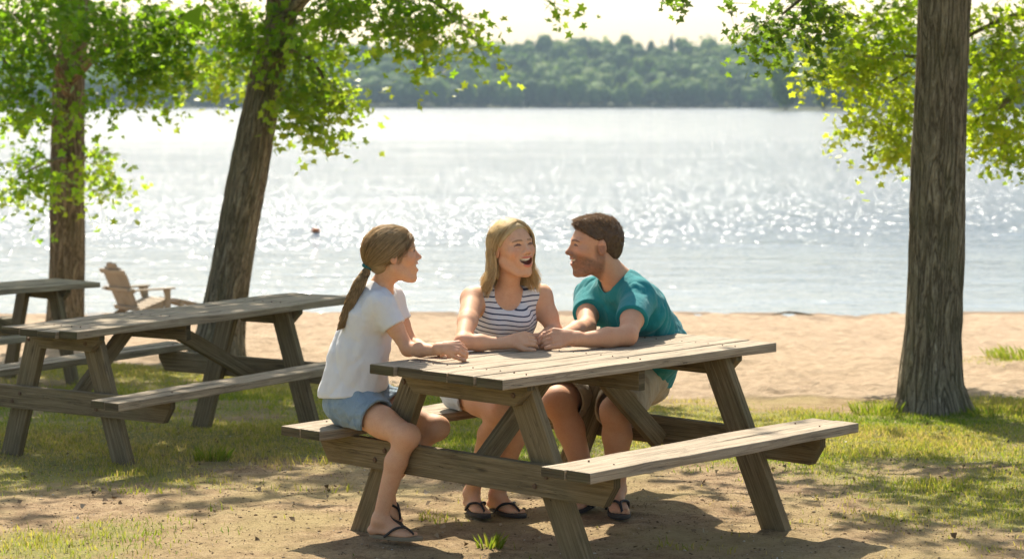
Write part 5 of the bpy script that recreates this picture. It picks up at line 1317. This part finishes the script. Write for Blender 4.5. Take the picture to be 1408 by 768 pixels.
# ------------------------------------------------------------------ the man
def build_man():
    H = Frame(P(817, 339, 9.73), (-.975, -.20, -.02), (.03, 0, 1), 1.13); s = 1.18
    J = dict(pelvis=U(1.08, .55, .545), waist=P(888, 466, 10.10), chest=P(864, 418, 9.86), neck=P(851, 386, 9.78),
             sl=P(877, 409, 9.66), sr=P(812, 406, 10.02), el=P(863, 474, 9.36), wl=P(790, 471, 9.22), er=P(806, 456, 9.70), wr=P(772, 464, 9.40),
             hl=U(1.02, .46, .53), kl=U(.47, .15, .435), al=U(.53, .20, .06), hr=U(1.05, .68, .53), kr=U(.44, .47, .45), ar=U(.50, .34, .06))
    for k in ('el', 'er'): J[k][2] = max(J[k][2], .796)
    for k in ('wl', 'wr'): J[k][2] = max(J[k][2], .790)
    t = empty('person', (J['pelvis'][0], J['pelvis'][1], -.04))
    tag(t, 'smiling bearded man in teal T-shirt and khaki shorts, forearms on the table at the right', 'person', 'people sitting at the sunlit table')
    W = dict(s=s, hipw=.185, hipd=.145, waw=.165, wad=.130, chw=.176, chd=.110, nk=.061, arm=.051, thigh=.098, calf=.062, ank=.040)
    ff1 = (J['al'], (.05, -1, 0), (0, 0, 1), 1.12); ff2 = (J['ar'], (-.55, -.83, 0), (0, 0, 1), 1.12)
    for f in (ff1, ff2): f[0][2] = ground_z(np.array([f[0][0]]), np.array([f[0][1]]))[0]+.100
    hands = [(J['wl']+np.array([0, 0, .018]), (-.96, -.05, .02), (-.1, .80, -.60), 1.15, dict(curl=[.5, .6, .65, .7], side=1, thumb=(.80, .45, .0))),
             (J['wr'], (-.95, -.25, .0), (0, -.5, -.8), 1.10, dict(curl=[.5, .55, .6, .65], side=-1, thumb=(.7, .4, .1)))]
    op = .0075; Fd = body_common(J, W, H, hands, (ff1, ff2), op, 0.)
    finish_body(Fd, H, t, (.61, .34, .20), op, (.45, .18, .13), (.07, .045, .03), stubble=(.085, .060, .045), extra=knuckle_paint([J['kl'], J['el']]))
    for f in (ff1, ff2): flipflop(*f, M['sole_dark'], M['strap_dark'], t)
    core = [J[k] for k in ('pelvis', 'chest', 'neck', 'sr', 'sl')]+[J['sr']*.4+J['er']*.6, J['sl']*.4+J['el']*.6]
    G = garment(J, H, .021, s, W, box_pts=core+[J['waist']+np.array([.09, .05, 0]), J['pelvis']+np.array([.06, .05, 0])], sleeve=(.58, .077, .071, 0, 0))
    G.displace(wrinkle(.014, 7.5, (.4, 0, 1), 2.8, J))
    nb = H.w((-.03, 0, -.06)); G.sub(cone(J['neck']-(nb-J['neck'])*.02+np.array([-.012, 0, 0]), nb+(nb-J['neck'])*.6, .076, .09), .006)
    G.cut(J['pelvis']+np.array([0, 0, -.055]), (-.2, 0, -1)); cloth_obj(G, 't_shirt', M['teal_tee'], t)
    G = Field(*bbox([J['pelvis'], J['hr'], J['hl'], J['kr'], J['kl']], .19), .0065)
    G.add(ecc(J['pelvis'], J['pelvis']*.6+J['waist']*.4, .205, .165, .19, .155, J['sr']-J['sl']), .04)
    for a in ('r', 'l'): hp, kn = J['h'+a], J['k'+a]; G.add(cone(hp, hp*.02+kn*.98, .120, .108), .05)
    G.displace(wrinkle(.011, 11, (.7, 0, .6), 1.6))
    for a in ('r', 'l'):
        hp, kn = J['h'+a], J['k'+a]; ax_ = unit(kn-hp); c = hp*.06+kn*.94; G.sub(cone(c-ax_*.05, kn+ax_*.1, .096, .098), 0)
        cc = c+ax_*.10; G.sub((lambda x, y, z, c=c, ax_=ax_, cc=cc: np.maximum(-((x-c[0])*ax_[0]+(y-c[1])*ax_[1]+(z-c[2])*ax_[2]), np.sqrt((x-cc[0])**2+(y-cc[1])**2+(z-cc[2])**2)-.17), cc-.18, cc+.18), 0)
    G.cut(J['pelvis']+np.array([0, 0, .13]), (-.3, 0, 1)); cloth_obj(G, 'shorts', M['khaki'], t)
    # short hair
    Fh = Field(*bbox([H.c+[0, 0, .03]], .16), .0034); Fh.add(H.E(EC+[-.002, 0, .002], ER+.007)); Fh.add(H.E((.040, 0, .090), (.040, .050, .026)), .02); Fh.add(H.E((-.062, 0, -.01), (.05, .058, .05)), .02)
    def face_cut(x, y, z):
        p = [x-H.c[0], y-H.c[1], z-H.c[2]]; lx, ly, lz = [sum(p[i]*H.R[i, j] for i in range(3))/H.s for j in range(3)]
        lim = np.where(lz < .062, .056-1.6*np.clip(.062-lz, 0, .035), .056+.9*(lz-.062)); lim = np.where(lz < .025, .002-0.0*lz, lim); lim = np.where(lz < -.012, -.030-.9*(-.012-lz), lim); return (lim-lx)*H.s*.8
    Fh.sub((face_cut, H.c-.22, H.c+.22), .006)
    for q in (-1, 1): Fh.sub(H.E((-.014, q*.08, -.002), (.024, .02, .036)), .004)
    Fh.cut(H.w((-.03, 0, -.055)), H.R@np.array([.30, 0, -1.]))
    Fh.displace(lambda p: .0035*fbm(p*60, 2)); V, F = Fh.mesh('hair'); V = relax(V, F, 1)
    Lc = H.loc(V); cap = (V, F, .18+.35*smooth(.04, .12, Lc[:, 2])+.12*fbm(V*90, 2))  # sunlit top painted into the hair tint, lighter with height
    n = 6500; pick = rng.integers(0, len(V), n); rt = V[pick]; nrm = unit_rows(rt-H.w((-.02, 0, .02)))
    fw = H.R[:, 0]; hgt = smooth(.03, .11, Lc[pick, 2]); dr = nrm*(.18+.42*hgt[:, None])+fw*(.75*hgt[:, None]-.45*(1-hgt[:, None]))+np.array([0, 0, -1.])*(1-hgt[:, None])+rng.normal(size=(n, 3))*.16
    dr = unit_rows(dr); L_ = (.005+.014*hgt**1.5)*rng.uniform(.6, 1.2, n); tt = np.linspace(0, 1, 4)
    pth = rt[:, None]+dr[:, None]*(L_[:, None]*tt[None])[..., None]-nrm[:, None]*.002
    s1 = strands(pth, .0010, .3, np.clip(.2+.55*hgt+rng.normal(size=n)*.18, 0, 1)); build_hair('hair', [cap, s1], M['hair_man'], t)  # strands carry the same painted sunlit top
    return t
def unit_rows(A): return A/(np.linalg.norm(A, axis=1)[:, None]+1e-9)
import time as _t
_a = _t.time(); build_girl(); print('girl', _t.time()-_a); _a = _t.time(); build_woman(); print('woman', _t.time()-_a); _a = _t.time(); build_man(); print('man', _t.time()-_a)
